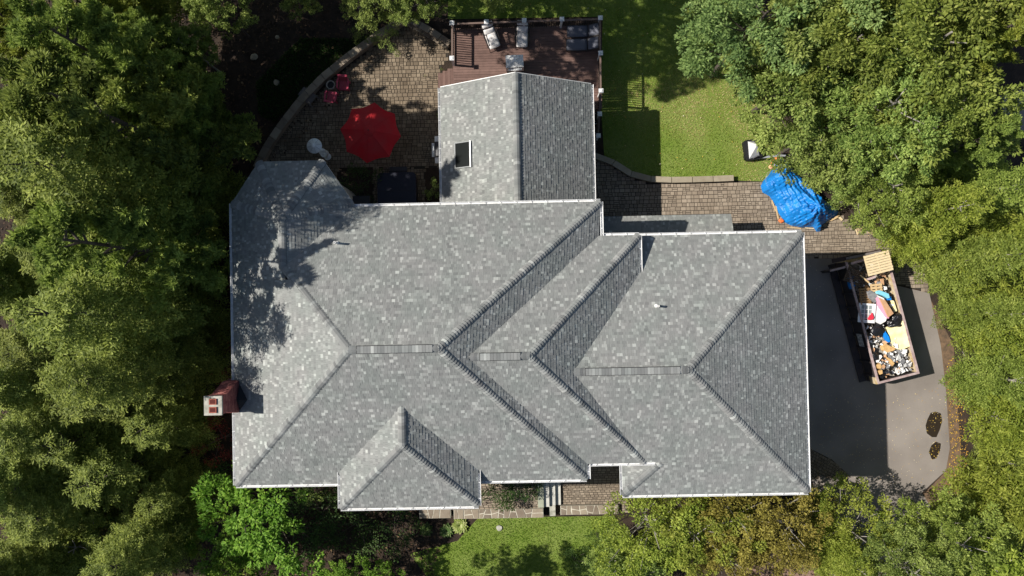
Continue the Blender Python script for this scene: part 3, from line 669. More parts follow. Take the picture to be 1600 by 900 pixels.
def chaise(px, py, label):
    x, y = P(px, py, DZ + .35); t = thing('sun_lounger', label, 'sun lounger', (x, y, DZ), 0, 'dark loungers side by side on the deck')
    f = MB()
    for s in (-1, 1): f.tube([(-.86, s * .32, .27), (.28, s * .32, .27), (.86, s * .32, .62)], .024, 6)
    f.tube([(-.86, -.32, .27), (-.86, .32, .27)], .024, 6); f.tube([(.86, -.32, .62), (.86, .32, .62)], .024, 6); f.tube([(.28, -.32, .27), (.28, .32, .27)], .02, 6); f.build('frame', M_CHFR, t)
    for lx in (-.75, .25):
        for s in (-1, 1): l = MB(); l.tube([(lx, s * .31, 0), (lx, s * .31, .26)], .02, 6); l.build('leg', M_CHFR, t)
    s = MB(); soft(s, (-.30, 0, .285), (1.10, .60, .05)); s.build('seat', M_LOUNGE, t, True)
    s = MB(); soft(s, None, (.60, .60, .05), M=Matrix.Translation((.57, 0, .46)) @ Matrix.Rotation(-math.atan2(.35, .58), 4, 'Y')); s.build('backrest', M_LOUNGE, t, True)
chaise(911, 48, 'dark grey sun lounger nearer the back railing of the deck'); chaise(910, 69, 'dark grey sun lounger in front of its twin, further from the back railing')
# covered grill on the deck
x, y = P(804, 95, 2.5); t = thing('covered_grill', 'grill under a creased white cover on the deck at the roof ridge', 'grill', (x, y, DZ), R_(2))
cv = MB(); n = 10; vs = []; L_, W2 = .47, .33
for i in range(n + 1):
    for j in range(n + 1):
        u, v = i / n * 2 - 1, j / n * 2 - 1; cr = max(0, 1 - abs(abs(u) - abs(v)) * 9) * .028
        vs.append((u * L_ * (1 - .03 * abs(v)), v * W2, 1.0 - .05 * (u * u) - .05 * v * v + cr + .006 * math.sin(i * 3.1 + j * 2)))
fs = [(i * (n + 1) + j, (i + 1) * (n + 1) + j, (i + 1) * (n + 1) + j + 1, i * (n + 1) + j + 1) for i in range(n) for j in range(n)]
cv.add(vs, fs); cv.b2(-L_, L_, -W2, W2, .25, .9); cv.build('cover', M_COVER, t)
b = MB(); b.b2(-.36, .36, -.46, -.34, .72, .80); b.build('handle', M_WHITE, t)
for sx in (-1, 1): b = MB(); b.b2(sx * .40 - .03, sx * .40 + .03, -.62, .25, .0, .25); b.build('leg', M_DARKW, t)

# ------------------------------------------------------------------ patio furniture
ux, uy = P(578, 206, 2.4); um = thing('patio_umbrella', 'open red patio umbrella with eight scalloped sides on the paved patio', 'umbrella', (ux, uy, 0), R_(0))
can = MB(); rad = 1.64; nr = 8; ns = 6; rings = 7; vs = []; rot = R_(-8)
for r in range(rings + 1):
    for k in range(nr * ns):
        a = rot + 2 * math.pi * k / (nr * ns); f = (k % ns) / ns; tpos = r / rings
        edge = 1 - .13 * math.sin(math.pi * f) - 0.0; rr = rad * tpos * (1 - (1 - edge) * tpos)
        z = 2.72 - .52 * tpos ** 1.15 - .05 * math.sin(math.pi * f) * tpos
        vs.append((rr * math.cos(a), rr * math.sin(a), z))
m = nr * ns
can.add(vs, [(r * m + k, (r + 1) * m + k, (r + 1) * m + (k + 1) % m, r * m + (k + 1) % m) for r in range(rings) for k in range(m)]); can.build('canopy', M_RED, um)
can = MB(); can.lathe([(.30, 2.665), (.22, 2.73), (.1, 2.78), (.04, 2.80)], n=16); can.build('vent_cap', M_RED, um)
can = MB(); can.lathe([(.03, 2.79), (.035, 2.83), (.02, 2.87), (.005, 2.88)], n=10); can.build('finial', M_DARKW, um)
for k in range(nr):
    a = rot + 2 * math.pi * k / nr; b = MB(); b.tube([(0, 0, 2.69), (rad * .5 * math.cos(a), rad * .5 * math.sin(a), 2.45), (rad * .99 * math.cos(a), rad * .99 * math.sin(a), 2.185)], .011, 5); b.build('rib', M_DARKW, um)
    b = MB(); b.tube([(rad * q * math.cos(a), rad * q * math.sin(a), 2.724 - .52 * q ** 1.15 + .004) for q in np.linspace(.1, .99, 9)], .008, 4); b.build('seam', mat('seam_red', (.5, .012, .02), rough=.8), um)
b = MB(); b.tube([(0, 0, .05), (0, 0, 2.75)], .024, 8); b.build('pole', M_DARKW, um); b = MB(); b.lathe([(.28, 0), (.28, .05), (.06, .09), (.03, .3)]); b.build('base', M_DARKW, um)

def resin_chair(px, py, rz, label):      # low chair with fanned back slats, local +y is the back
    x, y = P(px, py, .5); t = thing('garden_chair', label, 'chair', (x, y, .03), rz, 'pink red chairs on the patio')
    b = MB(); 
    for k in range(6): u = -.2 + k * .08; b2 = MB(); b2.box((u, -.05, .37), (.062, .46, .025)); b2.build('seat_slat', M_PINK, t)
    for k in range(6):
        u = -.2 + k * .08; b2 = MB(); b2.box((0, 0, 0), (.06, .03, .5), M=Matrix.Translation((u * 1.15, .3, .6)) @ Matrix.Rotation(R_(-22), 4, 'X') @ Matrix.Rotation(u * .4, 4, 'Y')); b2.build('back_slat', M_PINK, t)
    for s in (-1, 1):
        b2 = MB(); b2.prism([(s * .24, -.3), (s * .34, -.26), (s * .36, .1), (s * .3, .3), (s * .23, .28), (s * .26, 0)], .55, .58); b2.build('armrest', M_PINK, t)
        for yy in (-.25, .2): b2 = MB(); b2.box((s * .28, yy, .28), (.05, .06, .54)); b2.build('leg', M_PINK, t)
    b2 = MB(); b2.box((0, -.29, .34), (.5, .05, .08)); b2.build('front_rail', M_PINK, t)
    b2 = MB(); b2.prism([(-.26, .30), (.26, .30), (.2, .42), (-.2, .42)], .78, .82); b2.build('back_rail', M_PINK, t)
resin_chair(536, 131, R_(-5), 'pink red slatted chair right of the dark round pot'); resin_chair(517, 151, R_(170), 'pink red slatted chair below the dark round pot')
x, y = P(517, 133, .4); t = thing('planter_pot', 'round dark pot with a pale rim between two pink chairs', 'pot', (x, y, .03))
b = MB(); b.lathe([(.17, 0), (.22, .32), (.25, .42), (.25, .45), (.20, .45), (.19, .3)], n=20); b.build('pot', M_POT, t)
b = MB(); b.lathe([(.196, .36), (.1, .37), (.001, .375)], n=20); b.build('soil', M_BLACK, t)
x, y = P(487, 155, .3); t = thing('wooden_lounger', 'grey weathered low wooden lounger leaning on the curved patio wall', 'chair', (x, y, .03), R_(-40))
for k in range(7): b = MB(); b.box((-.1 + .0, -.24 + k * .08, .34), (.5, .07, .03)); b.build('seat_slat', M_GREYW, t)
for k in range(7): b = MB(); b.box((0, 0, 0), (.40, .07, .025), M=Matrix.Translation((-.50, -.24 + k * .08, .44)) @ Matrix.Rotation(.35, 4, 'Y')); b.build('back_slat', M_GREYW, t)
for s in (-1, 1): b = MB(); b.box((-.15, s * .31, .30), (1.0, .04, .07)); b.build('side_rail', M_GREYW, t)
for lx in (-.55, .15):
    for s in (-1, 1): b = MB(); b.box((lx, s * .3, .16), (.06, .05, .32)); b.build('leg', M_GREYW, t)
# patio heater: round reflector on a pole
x, y = P(490.5, 227.5, 2.2); t = thing('patio_heater', 'patio heater with a round shiny metal reflector', 'heater', (x, y, 0), 0)
b = MB(); pr = [(.40, 2.10), (.41, 2.12), (.28, 2.18), (.14, 2.23), (.13, 2.26), (.09, 2.27), (.02, 2.28)]; b.lathe(pr, n=32); b.build('reflector', M_ALU, t, False)
for k in range(8): a = k * math.pi / 4 + .2; s = MB(); s.tube([(.13 * math.cos(a), .13 * math.sin(a), 2.245), (.38 * math.cos(a), .38 * math.sin(a), 2.145)], .007, 4); s.build('seam', M_GREY, t)
b = MB(); b.lathe([(.11, 1.85), (.12, 2.1), (.05, 2.12)], n=16); b.build('burner', M_ALU, t); b = MB(); b.tube([(0, 0, .6), (0, 0, 1.9)], .03, 8); b.build('pole', M_ALU, t); b = MB(); b.lathe([(.22, .03), (.22, .1), (.19, .15), (.19, .62), (.05, .66)], n=20); b.build('base', M_ALU, t)
x, y = P(505, 240, .9); t = thing('plant_stand', 'small round metal stand with a wire loop beside the patio heater', 'stand', (x, y, .03))
b = MB(); b.lathe([(.03, 0), (.03, .75), (.16, .77), (.18, .80), (.16, .79), (.05, .78), (.04, .84), (.01, .86)], n=20); b.build('dish', M_ALU, t)
b = MB(); b.tube([(.16 + .18 * math.cos(a), -.1 + .18 * math.sin(a), .5) for a in np.linspace(0, 2 * math.pi, 17)], .008, 5); b.build('wire_loop', M_ALU, t)
b = MB(); b.lathe([(.2, 0), (.2, .02), (.03, .04)], n=16); b.build('foot', M_ALU, t)
# gas grill under the wing eave
x, y = P(686, 233, 1.0); t = thing('gas_grill', 'grill with white side shelves and dark lid beside the wing wall', 'grill', (x, y, .03), R_(90))
b = MB(); b.b2(-.40, .40, -.28, .24, .1, .80); b.build('cabinet', M_BLACK, t)
b = MB(); b.tube([(-.39, 0, .88), (.39, 0, .88)], .26, 14); b.build('lid', M_DGCOV, t)
b = MB()
for k in range(9): b.box((-.32 + k * .08, -.10, 1.135), (.05, .2, .012))
stuff(b.build('lid_ribs', M_GREY, t))
for s in (-1, 1): b = MB(); soft(b, (s * .58, 0, .80), (.34, .5, .08)); b.build('side_shelf', M_WHITE, t)
b = MB(); b.b2(-.38, .38, .27, .42, .74, .80); b.build('front_shelf', M_WHITE, t)
b = MB(); b.tube([(-.3, .30, .97), (.3, .30, .97)], .02, 8); b.build('handle', M_ALU, t)
# hot tub on its paver pad
tubx, tuby = P(620, 298, .9)
paving('path', [P(583, 262), P(664, 262), P(664, 330), P(583, 330)], .02, M_PAVE, row=.2, cell=(.16, .2))
t = thing('hot_tub', 'square hot tub with rounded corners under a dark navy cover', 'hot tub', (tubx, tuby, .03), R_(.5))
def rrect(w_, h_, r, n=6):
    o = []
    for cx_, cy_, a0 in ((w_ / 2 - r, h_ / 2 - r, 0), (-w_ / 2 + r, h_ / 2 - r, 90), (-w_ / 2 + r, -h_ / 2 + r, 180), (w_ / 2 - r, -h_ / 2 + r, 270)):
        for k in range(n + 1): a = R_(a0 + 90 * k / n); o.append((cx_ + r * math.cos(a), cy_ + r * math.sin(a)))
    return o
b = MB(); b.prism(rrect(2.08, 1.95, .22), 0, .80); b.build('cabinet', M_DARKW, t)
b = MB(); b.prism([(x, y + .0) for x, y in rrect(2.18, 2.05, .25)], .80, .92, inset=.02); b.build('cover', M_NAVY, t)
b = MB(); b.b2(-1.06, 1.06, -.03, .0, .92, .925); b.build('cover_seam', M_BLACK, t)
t = thing('tub_step', 'dark two tread step at the back edge of the hot tub', 'step', (*P(622, 268, .3), .03), 0)
b = MB(); b.b2(-.48, .48, -.26, .02, 0, .42); b.build('upper_tread', M_BLACK, t); b = MB(); b.b2(-.48, .48, .025, .28, 0, .22); b.build('lower_tread', M_DGCOV, t)

# ------------------------------------------------------------------ garden walls
def capwall(name, label, pts, z, wd, m, seg=.62, gap=.012, over=.03):
    t = thing(name, label, 'wall', (0, 0, 0)); pts = [Vector(P(x, y, z)) for x, y in pts]; d = [0]
    for a, c in zip(pts[:-1], pts[1:]): d.append(d[-1] + (c - a).length)
    def at(s):
        s = max(0, min(d[-1], s))
        for i in range(len(pts) - 1):
            if s <= d[i + 1] + 1e-9: f = (s - d[i]) / (d[i + 1] - d[i]); return pts[i].lerp(pts[i + 1], f)
        return pts[-1]
    def nrm(s): q = at(s + .15) - at(s - .15); q.normalize(); return Vector((-q.y, q.x))
    n = max(1, round(d[-1] / seg)); L = d[-1] / n; body = MB()
    for k in range(n):
        s0, s1 = k * L, (k + 1) * L
        bd = [at(s0) - nrm(s0) * (wd / 2 - over), at(s1) - nrm(s1) * (wd / 2 - over), at(s1) + nrm(s1) * (wd / 2 - over), at(s0) + nrm(s0) * (wd / 2 - over)]
        body.prism([tuple(v) for v in bd], 0, z - .08, random.random())
        q = [at(s0 + gap) - nrm(s0 + gap) * wd / 2, at(s1 - gap) - nrm(s1 - gap) * wd / 2, at(s1 - gap) + nrm(s1 - gap) * wd / 2, at(s0 + gap) + nrm(s0 + gap) * wd / 2]
        b = MB(); b.prism([tuple(v) for v in q], z - .08, z + random.uniform(-.006, .006), random.random(), inset=.02); b.build('cap_stone', m, t)
    body.build('wall_face', m, t); return t
capwall('retaining_wall', 'long curved dark stone wall round the outer edge of the patio', [(400, 262), (417, 228), (440, 194), (468, 158), (502, 122), (545, 87), (592, 53), (634, 27)], .5, .42, M_STONE)
capwall('retaining_wall', 'short straight double stone wall between curved wall and deck', [(640, 30), (670, 46), (703, 68)], .45, .36, M_STONE)
capwall('garden_edging', 'low stone edging parallel to the short wall beside the deck', [(632, 34), (664, 52), (700, 74)], .2, .22, M_STONE)
capwall('garden_wall', 'low pale stone wall curving from the wing corner along the lawn', [(930, 243), (948, 245), (966, 260), (985, 271), (1010, 279), (1040, 281), (1075, 280.5), (1110, 279.5), (1147, 278)], .35, .33, M_STONEP, seg=1.1)
# front walls topped with irregular flagstones in light mortar
def flagwall(label, x0, x1, y0, y1, z, zb=0.):
    t = thing('stone_wall', label, 'wall', (0, 0, 0)); a, c = P(x0, (y0 + y1) / 2, z), P(x1, (y0 + y1) / 2, z); hw = (P(x0, y0, z)[1] - P(x0, y1, z)[1]) / 2
    L = c[0] - a[0]; yc = (a[1] + c[1]) / 2
    b = MB(); b.b2(a[0], c[0], yc - hw, yc + hw, zb, z - .03); b.build('mortar_bed', M_MORTL, t)
    x = a[0]; up = 0
    cuts = [x]
    while x < c[0] - .25: x += random.uniform(.26, .46); cuts.append(min(x, c[0]))
    if c[0] - cuts[-1] > .01: cuts[-1] = c[0]
    prev_t, prev_b = cuts[0], cuts[0]
    for i in range(1, len(cuts)):
        last = i == len(cuts) - 1; ct = cuts[i] + (0 if last else random.uniform(-.11, .11)); cb = cuts[i] + (0 if last else random.uniform(-.11, .11)); g_ = .02
        mid = random.uniform(-.5, .5) * hw; lo, hi = yc - hw + .005, yc + hw - .005
        if random.random() < .6:
            ml = prev_b + (prev_t - prev_b) * (mid + hw) / (2 * hw); mr = cb + (ct - cb) * (mid + hw) / (2 * hw); m2 = mid + random.uniform(-.1, .1)
            polys = [[(prev_b + g_, lo), (cb - g_, lo), (mr - g_, yc + m2 - g_), (ml + g_, yc + mid - g_)], [(ml + g_, yc + mid + g_), (mr - g_, yc + m2 + g_), (ct - g_, hi), (prev_t + g_, hi)]]
        else: polys = [[(prev_b + g_, lo), (cb - g_, lo), ((cb + ct) / 2 - g_ + random.uniform(-.04, .02), yc), (ct - g_, hi), (prev_t + g_, hi)]]
        for p in polys:
            q = MB(); q.prism(p, z - .06, z - .012 + random.uniform(-.006, .006), random.random(), inset=.03); q.build('flagstone', M_STONE, t)
        prev_t, prev_b = ct, cb
    return t
flagwall('flagstone topped wall left of the dark gap, below the front dormer', 655, 704, 796, 810, .72)
flagwall('long flagstone topped wall along the raised front walk above the bright hosta', 709, 849, 796, 810, .72)
flagwall('flagstone topped wall right of the front steps', 876, 966, 790, 804, .3)
t = thing('stone_pier', 'square grey stone pier at the foot of the front steps', 'pier', (0, 0, 0)); b = MB(); a = P(863, 797, .3); b.b2(a[0] - .13, a[0] + .13, a[1] - .28, a[1] + .24, 0, .3); b.build('pier_block', M_STONEP, t); b = MB(); b.b2(a[0] - .17, a[0] + .17, a[1] - .31, a[1] + .27, .3, .36); b.build('cap_stone', M_CONC, t)
# steps: landing and three treads going down to the right
st = thing('front_steps', 'pale stone steps leading down sideways in front of the porch', 'steps', (0, 0, 0))
yt, yb = P(840, 749, .6)[1], P(840, 793, .6)[1]
MST = mat('pale_step_stone', (.56, .55, .50), (.47, .46, .42), 3, .85, .2, 40); b = MB(); b.b2(P(840, 760, .62)[0], P(849, 760, .62)[0], yb, yt, 0, .63); b.build('landing', mat('sage_landing_stone', (.36, .38, .29), (.30, .31, .24), 3, .85), st)
for k, (xa, xb) in enumerate(((849, 858), (858, 867.5), (867.5, 876))):
    z = .5 - k * .165; b = MB(); b.b2(P(xa, 770, z)[0] + .012, P(xb, 770, z)[0], yb, yt, 0, z); b.build('tread', MST, st)
x, y = P(780, 825, .03); t = thing('stepping_stone', 'pale round stepping stone set in the bright front lawn', 'stone', (x, y, .01)); b = MB(); b.prism([(.17 * math.cos(a) * (1 + .12 * math.sin(3 * a)), .17 * math.sin(a)) for a in np.linspace(0, 2 * math.pi, 11)[:-1]], 0, .07, inset=.05); b.build('slab', M_CONC, t)

# ------------------------------------------------------------------ lumps, rocks, tarps
def ico(sub=2):
    import bmesh
    bm = bmesh.new(); bmesh.ops.create_icosphere(bm, subdivisions=sub, radius=1); vs = [v.co.copy() for v in bm.verts]; fs = [tuple(v.index for v in f.verts) for f in bm.faces]; bm.free(); return vs, fs
ICO2, ICO3 = ico(2), ico(3)
def lump(b, c, d, seed=0, rough=.25, fr=2.2, ic=None, rz=0., tone=.5, flat=True):
    vs, fs = ic or ICO2; out = []; ca, sa = math.cos(rz), math.sin(rz); rs = random.Random(seed); o = [rs.uniform(0, 9) for _ in range(6)]
    for v in vs:
        k = 1 + rough * (math.sin(v.x * fr + o[0]) * math.cos(v.y * fr * 1.3 + o[1]) + .6 * math.sin(v.z * fr * 1.9 + v.x * 3 + o[2]) + .4 * math.sin(v.y * fr * 3 + o[3]) * math.sin(v.x * fr * 2.7 + o[4]))
        x, y, z = v.x * k * d[0], v.y * k * d[1], max(-.6 if flat else -9, v.z * k) * d[2]; out.append((c[0] + x * ca - y * sa, c[1] + x * sa + y * ca, c[2] + z + (.6 * d[2] if flat else 0)))
    return b.add(out, fs, tone)
def rock(px, py, s, label, m=M_ROCK, group=None, z=.0):
    x, y = P(px, py, s * .3); b = MB(); lump(b, (0, 0, -.02), (s, s * random.uniform(.7, 1), s * .6), seed=px, rough=.16, fr=2.6, rz=random.random() * 6); o = b.build('rock', m, None, org=None); o.location = (x, y, z); return tag(o, label, 'rock', group)
rock(397, 89, .22, 'pale flat stone on the dark bank near the tree trunks', M_STONEP); rock(432, 129, .17, 'small pale stone lower on the dark bank above the patio wall', M_STONEP); rock(433, 58, .12, 'smallest pale stone high on the dark bank', M_STONEP)
rs = random.Random(3)
for i in range(26):
    px, py = 1266 + rs.random() * 62, 748 + rs.random() * 22
    rock(px, py, rs.uniform(.10, .24), 'grey brown rock in the shaded rock bed at the garage corner', M_ROCK, 'rocks piled at the garage corner')
# blue tarp
TO = [(1194, 282), (1203, 272), (1210, 262), (1214, 250), (1222, 246), (1232, 252), (1246, 270), (1262, 284), (1276, 300), (1290, 312), (1312, 330), (1308, 338), (1294, 346), (1285, 352), (1284, 361), (1278, 362), (1272, 354), (1254, 355), (1238, 352), (1228, 347), (1218, 332), (1212, 318), (1204, 306), (1193, 300), (1190, 290)]
def drape(name, label, cat, outline, zfun, m, res=.07, zc=.4, thick=.0):
    poly = PX(outline, zc * .5); xs = [p[0] for p in poly]; ys = [p[1] for p in poly]; cx, cy = sum(xs) / len(xs), sum(ys) / len(ys)
    # dense outline, then rings shrinking towards the centre line
    n = 220; per = []; L = [math.dist(poly[i], poly[(i + 1) % len(poly)]) for i in range(len(poly))]; T = sum(L)
    for k in range(n):
        s = T * k / n; i = 0
        while s > L[i]: s -= L[i]; i += 1
        a, c = poly[i], poly[(i + 1) % len(poly)]; f = s / L[i]; per.append((a[0] + (c[0] - a[0]) * f, a[1] + (c[1] - a[1]) * f))
    # spine between two foci keeps the rings inside a banana-shaped outline
    rings = 34; vs = []; f0, f1 = zfun.spine
    f0, f1 = Vector(P(*f0, zc)), Vector(P(*f1, zc)); ax = f1 - f0
    for r in range(rings + 1):
        t = r / rings
        for x, y in per:
            q = Vector((x, y)); s = max(0, min(1, (q - f0).dot(ax) / ax.length_squared)); c = f0 + ax * s; p = q.lerp(c, t); vs.append((p.x, p.y, zfun(p.x, p.y, t)))
    fs = [(r * n + k, r * n + (k + 1) % n, (r + 1) * n + (k + 1) % n, (r + 1) * n + k) for r in range(rings) for k in range(n)]
    b = MB(); b.add(vs, fs); o = b.build(name, m, None, True); return tag(o, label, cat)
def tz(x, y, t):
    h = 1.05 * (1 - (1 - t) ** 2.2); 
    f = 1.0 * (.02 * abs(math.sin(x * 15 + 5 * math.sin(y * 3.1)))) + .03 * abs(math.sin(y * 12 - x * 7 + 3 * math.sin(x * 4.4))) + (.05) * math.sin(x * 5.1 + 2.3 * math.sin(y * 2.2)) + .07 * math.sin(y * 7.3 + x * 2.9 + 1.7 * math.sin(x * 3.1)) + .05 * abs(math.sin(x * 9.7 - y * 6.1 + 2 * math.sin(y * 4))) + .03 * math.sin(x * 23 + y * 11) + .02 * math.sin(y * 31 - x * 17)
    a = P(1276, 322, 1.2); r = math.hypot(x - a[0], y - a[1]); th = math.atan2(y - a[1], x - a[0]); h2 = .55 * math.exp(-(r / .8) ** 2); f += .10 * math.sin(th * 9) * math.exp(-(r / 1.2) ** 2) * min(1, r * 3)
    a = P(1215, 280, .9); r = math.hypot(x - a[0], y - a[1]); h3 = .25 * math.exp(-(r / .5) ** 2)
    return .03 + h * .75 + h2 * min(1, t * 4) + h3 * min(1, t * 4) + f * min(1, t * 6 + .08)
tz.spine = ((1216, 272), (1258, 326))
drape('tarp', 'crumpled bright blue tarp thrown over a pile by the trees', 'tarp', TO, tz, M_BLUE)
rs = random.Random(11)
def plank(px0, py0, px1, py1, z, wd, th, m, label, name='board', cat='board', group=None, z1=None):
    a, c = Vector(P3(px0, py0, z)), Vector(P3(px1, py1, z if z1 is None else z1)); d = c - a; L = d.length; mid = (a + c) / 2
    o = MB().box((0, 0, 0), (L, wd, th)).build(name, m); o.location = mid; o.rotation_euler = (0, -math.asin(d.z / L), math.atan2(d.y, d.x)); return tag(o, label, cat, group)
for (a, lab) in (((1206, 313, 1212, 330, .06, .06, .04, M_LUMB), 'thin lumber scrap at the left edge of the blue tarp'), ((1212, 322, 1216, 342, .05, .07, .04, M_LUMB), 'upright pale board scrap left of the tarp bottom'),
                 ((1290, 347, 1300, 342, .08, .14, .05, M_LUMB), 'yellow board end sticking out below the tarp tip'), ((1298, 344, 1312, 337, .1, .12, .05, M_LUMB), 'longer board along the lower right tarp edge'), ((1310, 338, 1316, 344, .1, .12, .05, M_PALP), 'short pale block right of the tarp tip'),
                 ((1337, 358, 1340, 366, .05, .06, .04, M_PALP), 'pale splinter on the pavers under the trees'), ((1345, 357, 1366, 360, .04, .05, .03, M_LUMB), 'long thin wood strip under the tree edge'), ((1230, 355, 1252, 357, .04, .05, .03, M_LUMB), 'thin strip below the bottom edge of the tarp'),
                 ((1258, 356, 1272, 357, .04, .04, .03, M_PALP), 'short strip beside the tarp bottom corner')):
    plank(*a, label=lab, name='lumber_scrap', cat='wood scrap')
for i in range(16):
    px, py = rs.uniform(1335, 1385), rs.uniform(352, 368) + 2; plank(px, py, px + rs.uniform(-7, 7), py + rs.uniform(-4, 4), .04, .04, .02, M_LUMB, 'thin orange wood chip among the strips at the tree edge', 'lumber_scrap', 'wood scrap', 'wood chips at the tree edge')
b = MB(); lump(b, (0, 0, 0), (.16, .12, .1), 5, .2); o = b.build('toy', M_ORANGE); o.location = P3(1220, 345, .02); tag(o, 'orange crumpled plastic piece at the lower left of the tarp', 'toy')
b = MB(); lump(b, (0, 0, 0), (.14, .10, .1), 6, .2); o = b.build('toy', M_ORANGE); o.location = P3(1213, 248, .5); tag(o, 'orange plastic piece at the top end of the tarp', 'toy')
b = MB(); lump(b, (0, 0, 0), (.14, .12, .12), 8, .15); o = b.build('toy', M_PEACH); o.location = P3(1204, 261, .4); tag(o, 'peach coloured ball shaped piece left of the tarp top', 'toy')
def hoop(px, py, z, r, m, label, tilt=(.3, .2), th=.02, part=1.):
    b = MB(); b.tube([(r * math.cos(a), r * math.sin(a), 0) for a in np.linspace(0, 2 * math.pi * part, 25)], th, 6, caps=part < 1); o = b.build('hoop', m); o.location = P3(px, py, z); o.rotation_euler = (tilt[0], tilt[1], 0); return tag(o, label, 'hoop')
hoop(1211, 256, .9, .24, M_ORANGE, 'orange hoop lying at the top of the tarp'); hoop(1216, 258, 1.0, .20, M_LILAC, 'lilac hoop on the top of the tarp', (.1, -.2)); hoop(1205, 279, .35, .42, M_GREY, 'thin grey wire loop beside the tarp', (.2, .5), .01, .7)
b = MB(); pts = [P(1189, 248, .3), P(1200, 243, .4), P(1215, 241, .5), P(1230, 241, .5), P(1228, 244, .5), P(1212, 245, .4), P(1200, 247, .3)]; b.prism(pts, .35, .42, inset=.03); tag(b.build('plastic_board', M_GREY), 'long curved grey plastic board between the covered item and the tarp', 'board')
# covered item on the lawn
x, y = P(1179, 232, .6); t = thing('covered_cart', 'black cart under a two tone pale and charcoal peaked cover on the lawn edge', 'cart', (x, y, .02), R_(8))
b = MB(); b.prism(rrect(.92, 1.15, .15), .0, .32); b.build('base', M_BLACK, t)
b = MB(); b.add([(-.30, -.5, .3), (-.22, .50, .3), (.12, .42, .35), (.32, .12, .3), (.05, .12, .95), (.30, -.42, .3)], [(0, 4, 1), (1, 4, 2), (2, 4, 3), (3, 4, 5), (0, 5, 4)]); b.build('cover', M_GCOV, t)
b = MB(); b.tube([(-.1, -.5, .38), (.1, -.42, .55), (.32, -.48, .38)], .035, 6); b.build('handle', M_DGCOV, t)
for s in (-1, 1): b = MB(); b.tube([(s * .42, -.35, .14), (s * .50, -.35, .14)], .14, 14); b.build('wheel', M_BLACK, t)

# ------------------------------------------------------------------ dumpster
DT = 1.55
c0, c1, c2 = Vector(P(1373, 601, DT)), Vector(P(1436, 583, DT)), Vector(P(1386, 396, DT))
ax = (c2 - c1).normalized(); W2 = (c1 - c0).length; Lg = (c2 - c1).length + .1; rzD = math.atan2(ax.y, ax.x) - math.pi / 2
wx = Vector((ax.y, -ax.x)); org = c1 - wx * (W2 / 2) + ax * (Lg / 2)
du = thing('dumpster', 'long open rust rimmed dumpster filled with rubbish on the driveway', 'dumpster', (org.x, org.y, 0), rzD)
hw, hl = W2 / 2, Lg / 2
def D(x, y, z): return (x, y, z)
def part(name, m, *boxes):
    b = MB()
    for q in boxes: b.b2(*q)
    return b.build(name, m, du)
part('floor', M_INN, (-hw, hw, -hl, hl, .25, .32))
part('side_wall', M_STEEL, (-hw, -hw + .05, -hl, hl, .2, DT - .08)); part('side_wall', M_STEEL, (hw - .05, hw, -hl, hl, .2, DT - .08))
part('end_wall', M_STEEL, (-hw + .05, hw - .05, -hl, -hl + .05, .2, DT - .08))
part('inner_lining', M_INN, (-hw + .051, -hw + .06, -hl + .06, hl, .32, DT - .1)); part('inner_lining', M_INN, (hw - .06, hw - .051, -hl + .06, hl, .32, DT - .1))
part('rim', M_RIM, (-hw - .03, -hw + .08, -hl - .03, hl, DT - .08, DT)); part('rim', M_RIM, (hw - .08, hw + .03, -hl - .03, hl, DT - .08, DT)); part('rim', M_RIM, (-hw + .08, hw - .08, -hl - .03, -hl + .08, DT - .08, DT))
for s in (-1, 1):
    for k in range(9):
        yy = -hl + .4 + k * (2 * hl - .6) / 8; part('rib', M_STEEL, (s * hw, s * (hw + .09), yy - .05, yy + .05, .25, DT - .1))
    part('rail', M_STEEL, (s * hw + (.0 if s > 0 else -.38), s * hw + (.38 if s > 0 else 0), -hl, hl, .16, .24)) if s < 0 else None
    part('rail', M_STEEL, (s * .5 - .06, s * .5 + .06, -hl, hl, .02, .25))
part('corner_plate', M_INN, (-hw - .10, -hw - .03, -hl - .02, -hl + .35, .9, DT - .02))
part('decal', mat('worn_white_decal', (.62, .62, .60), (.15, .15, .15), 9, .7), (-hw - .105, -hw - .095, -hl + 2.05, -hl + 2.75, .75, 1.3))
dr = MB(); dr.box((-hw - .50, hl - .25, .85), (.82, .07, 1.25), M=Matrix.Translation((-hw - .5, hl - .25, .85))); dor = dr.build('door', M_STEEL, du)
for k in range(3): q = MB(); q.box((-hw - .2 - k * .3, hl - .32, .85), (.08, .06, 1.25)); q.build('door_rib', M_STEEL, dor)
q = MB(); q.b2(-hw - .92, -hw - .08, hl - .30, hl - .2, 1.47, 1.53); q.build('door_rim', M_RIM, dor)
for s in (-1, 1):
    for yy in (-hl + .5, hl - .6):
        b = MB(); b.tube([(s * (hw - .25), yy, .12), (s * (hw - .1), yy, .12)], .12, 12); b.build('wheel', M_BLACK, du)
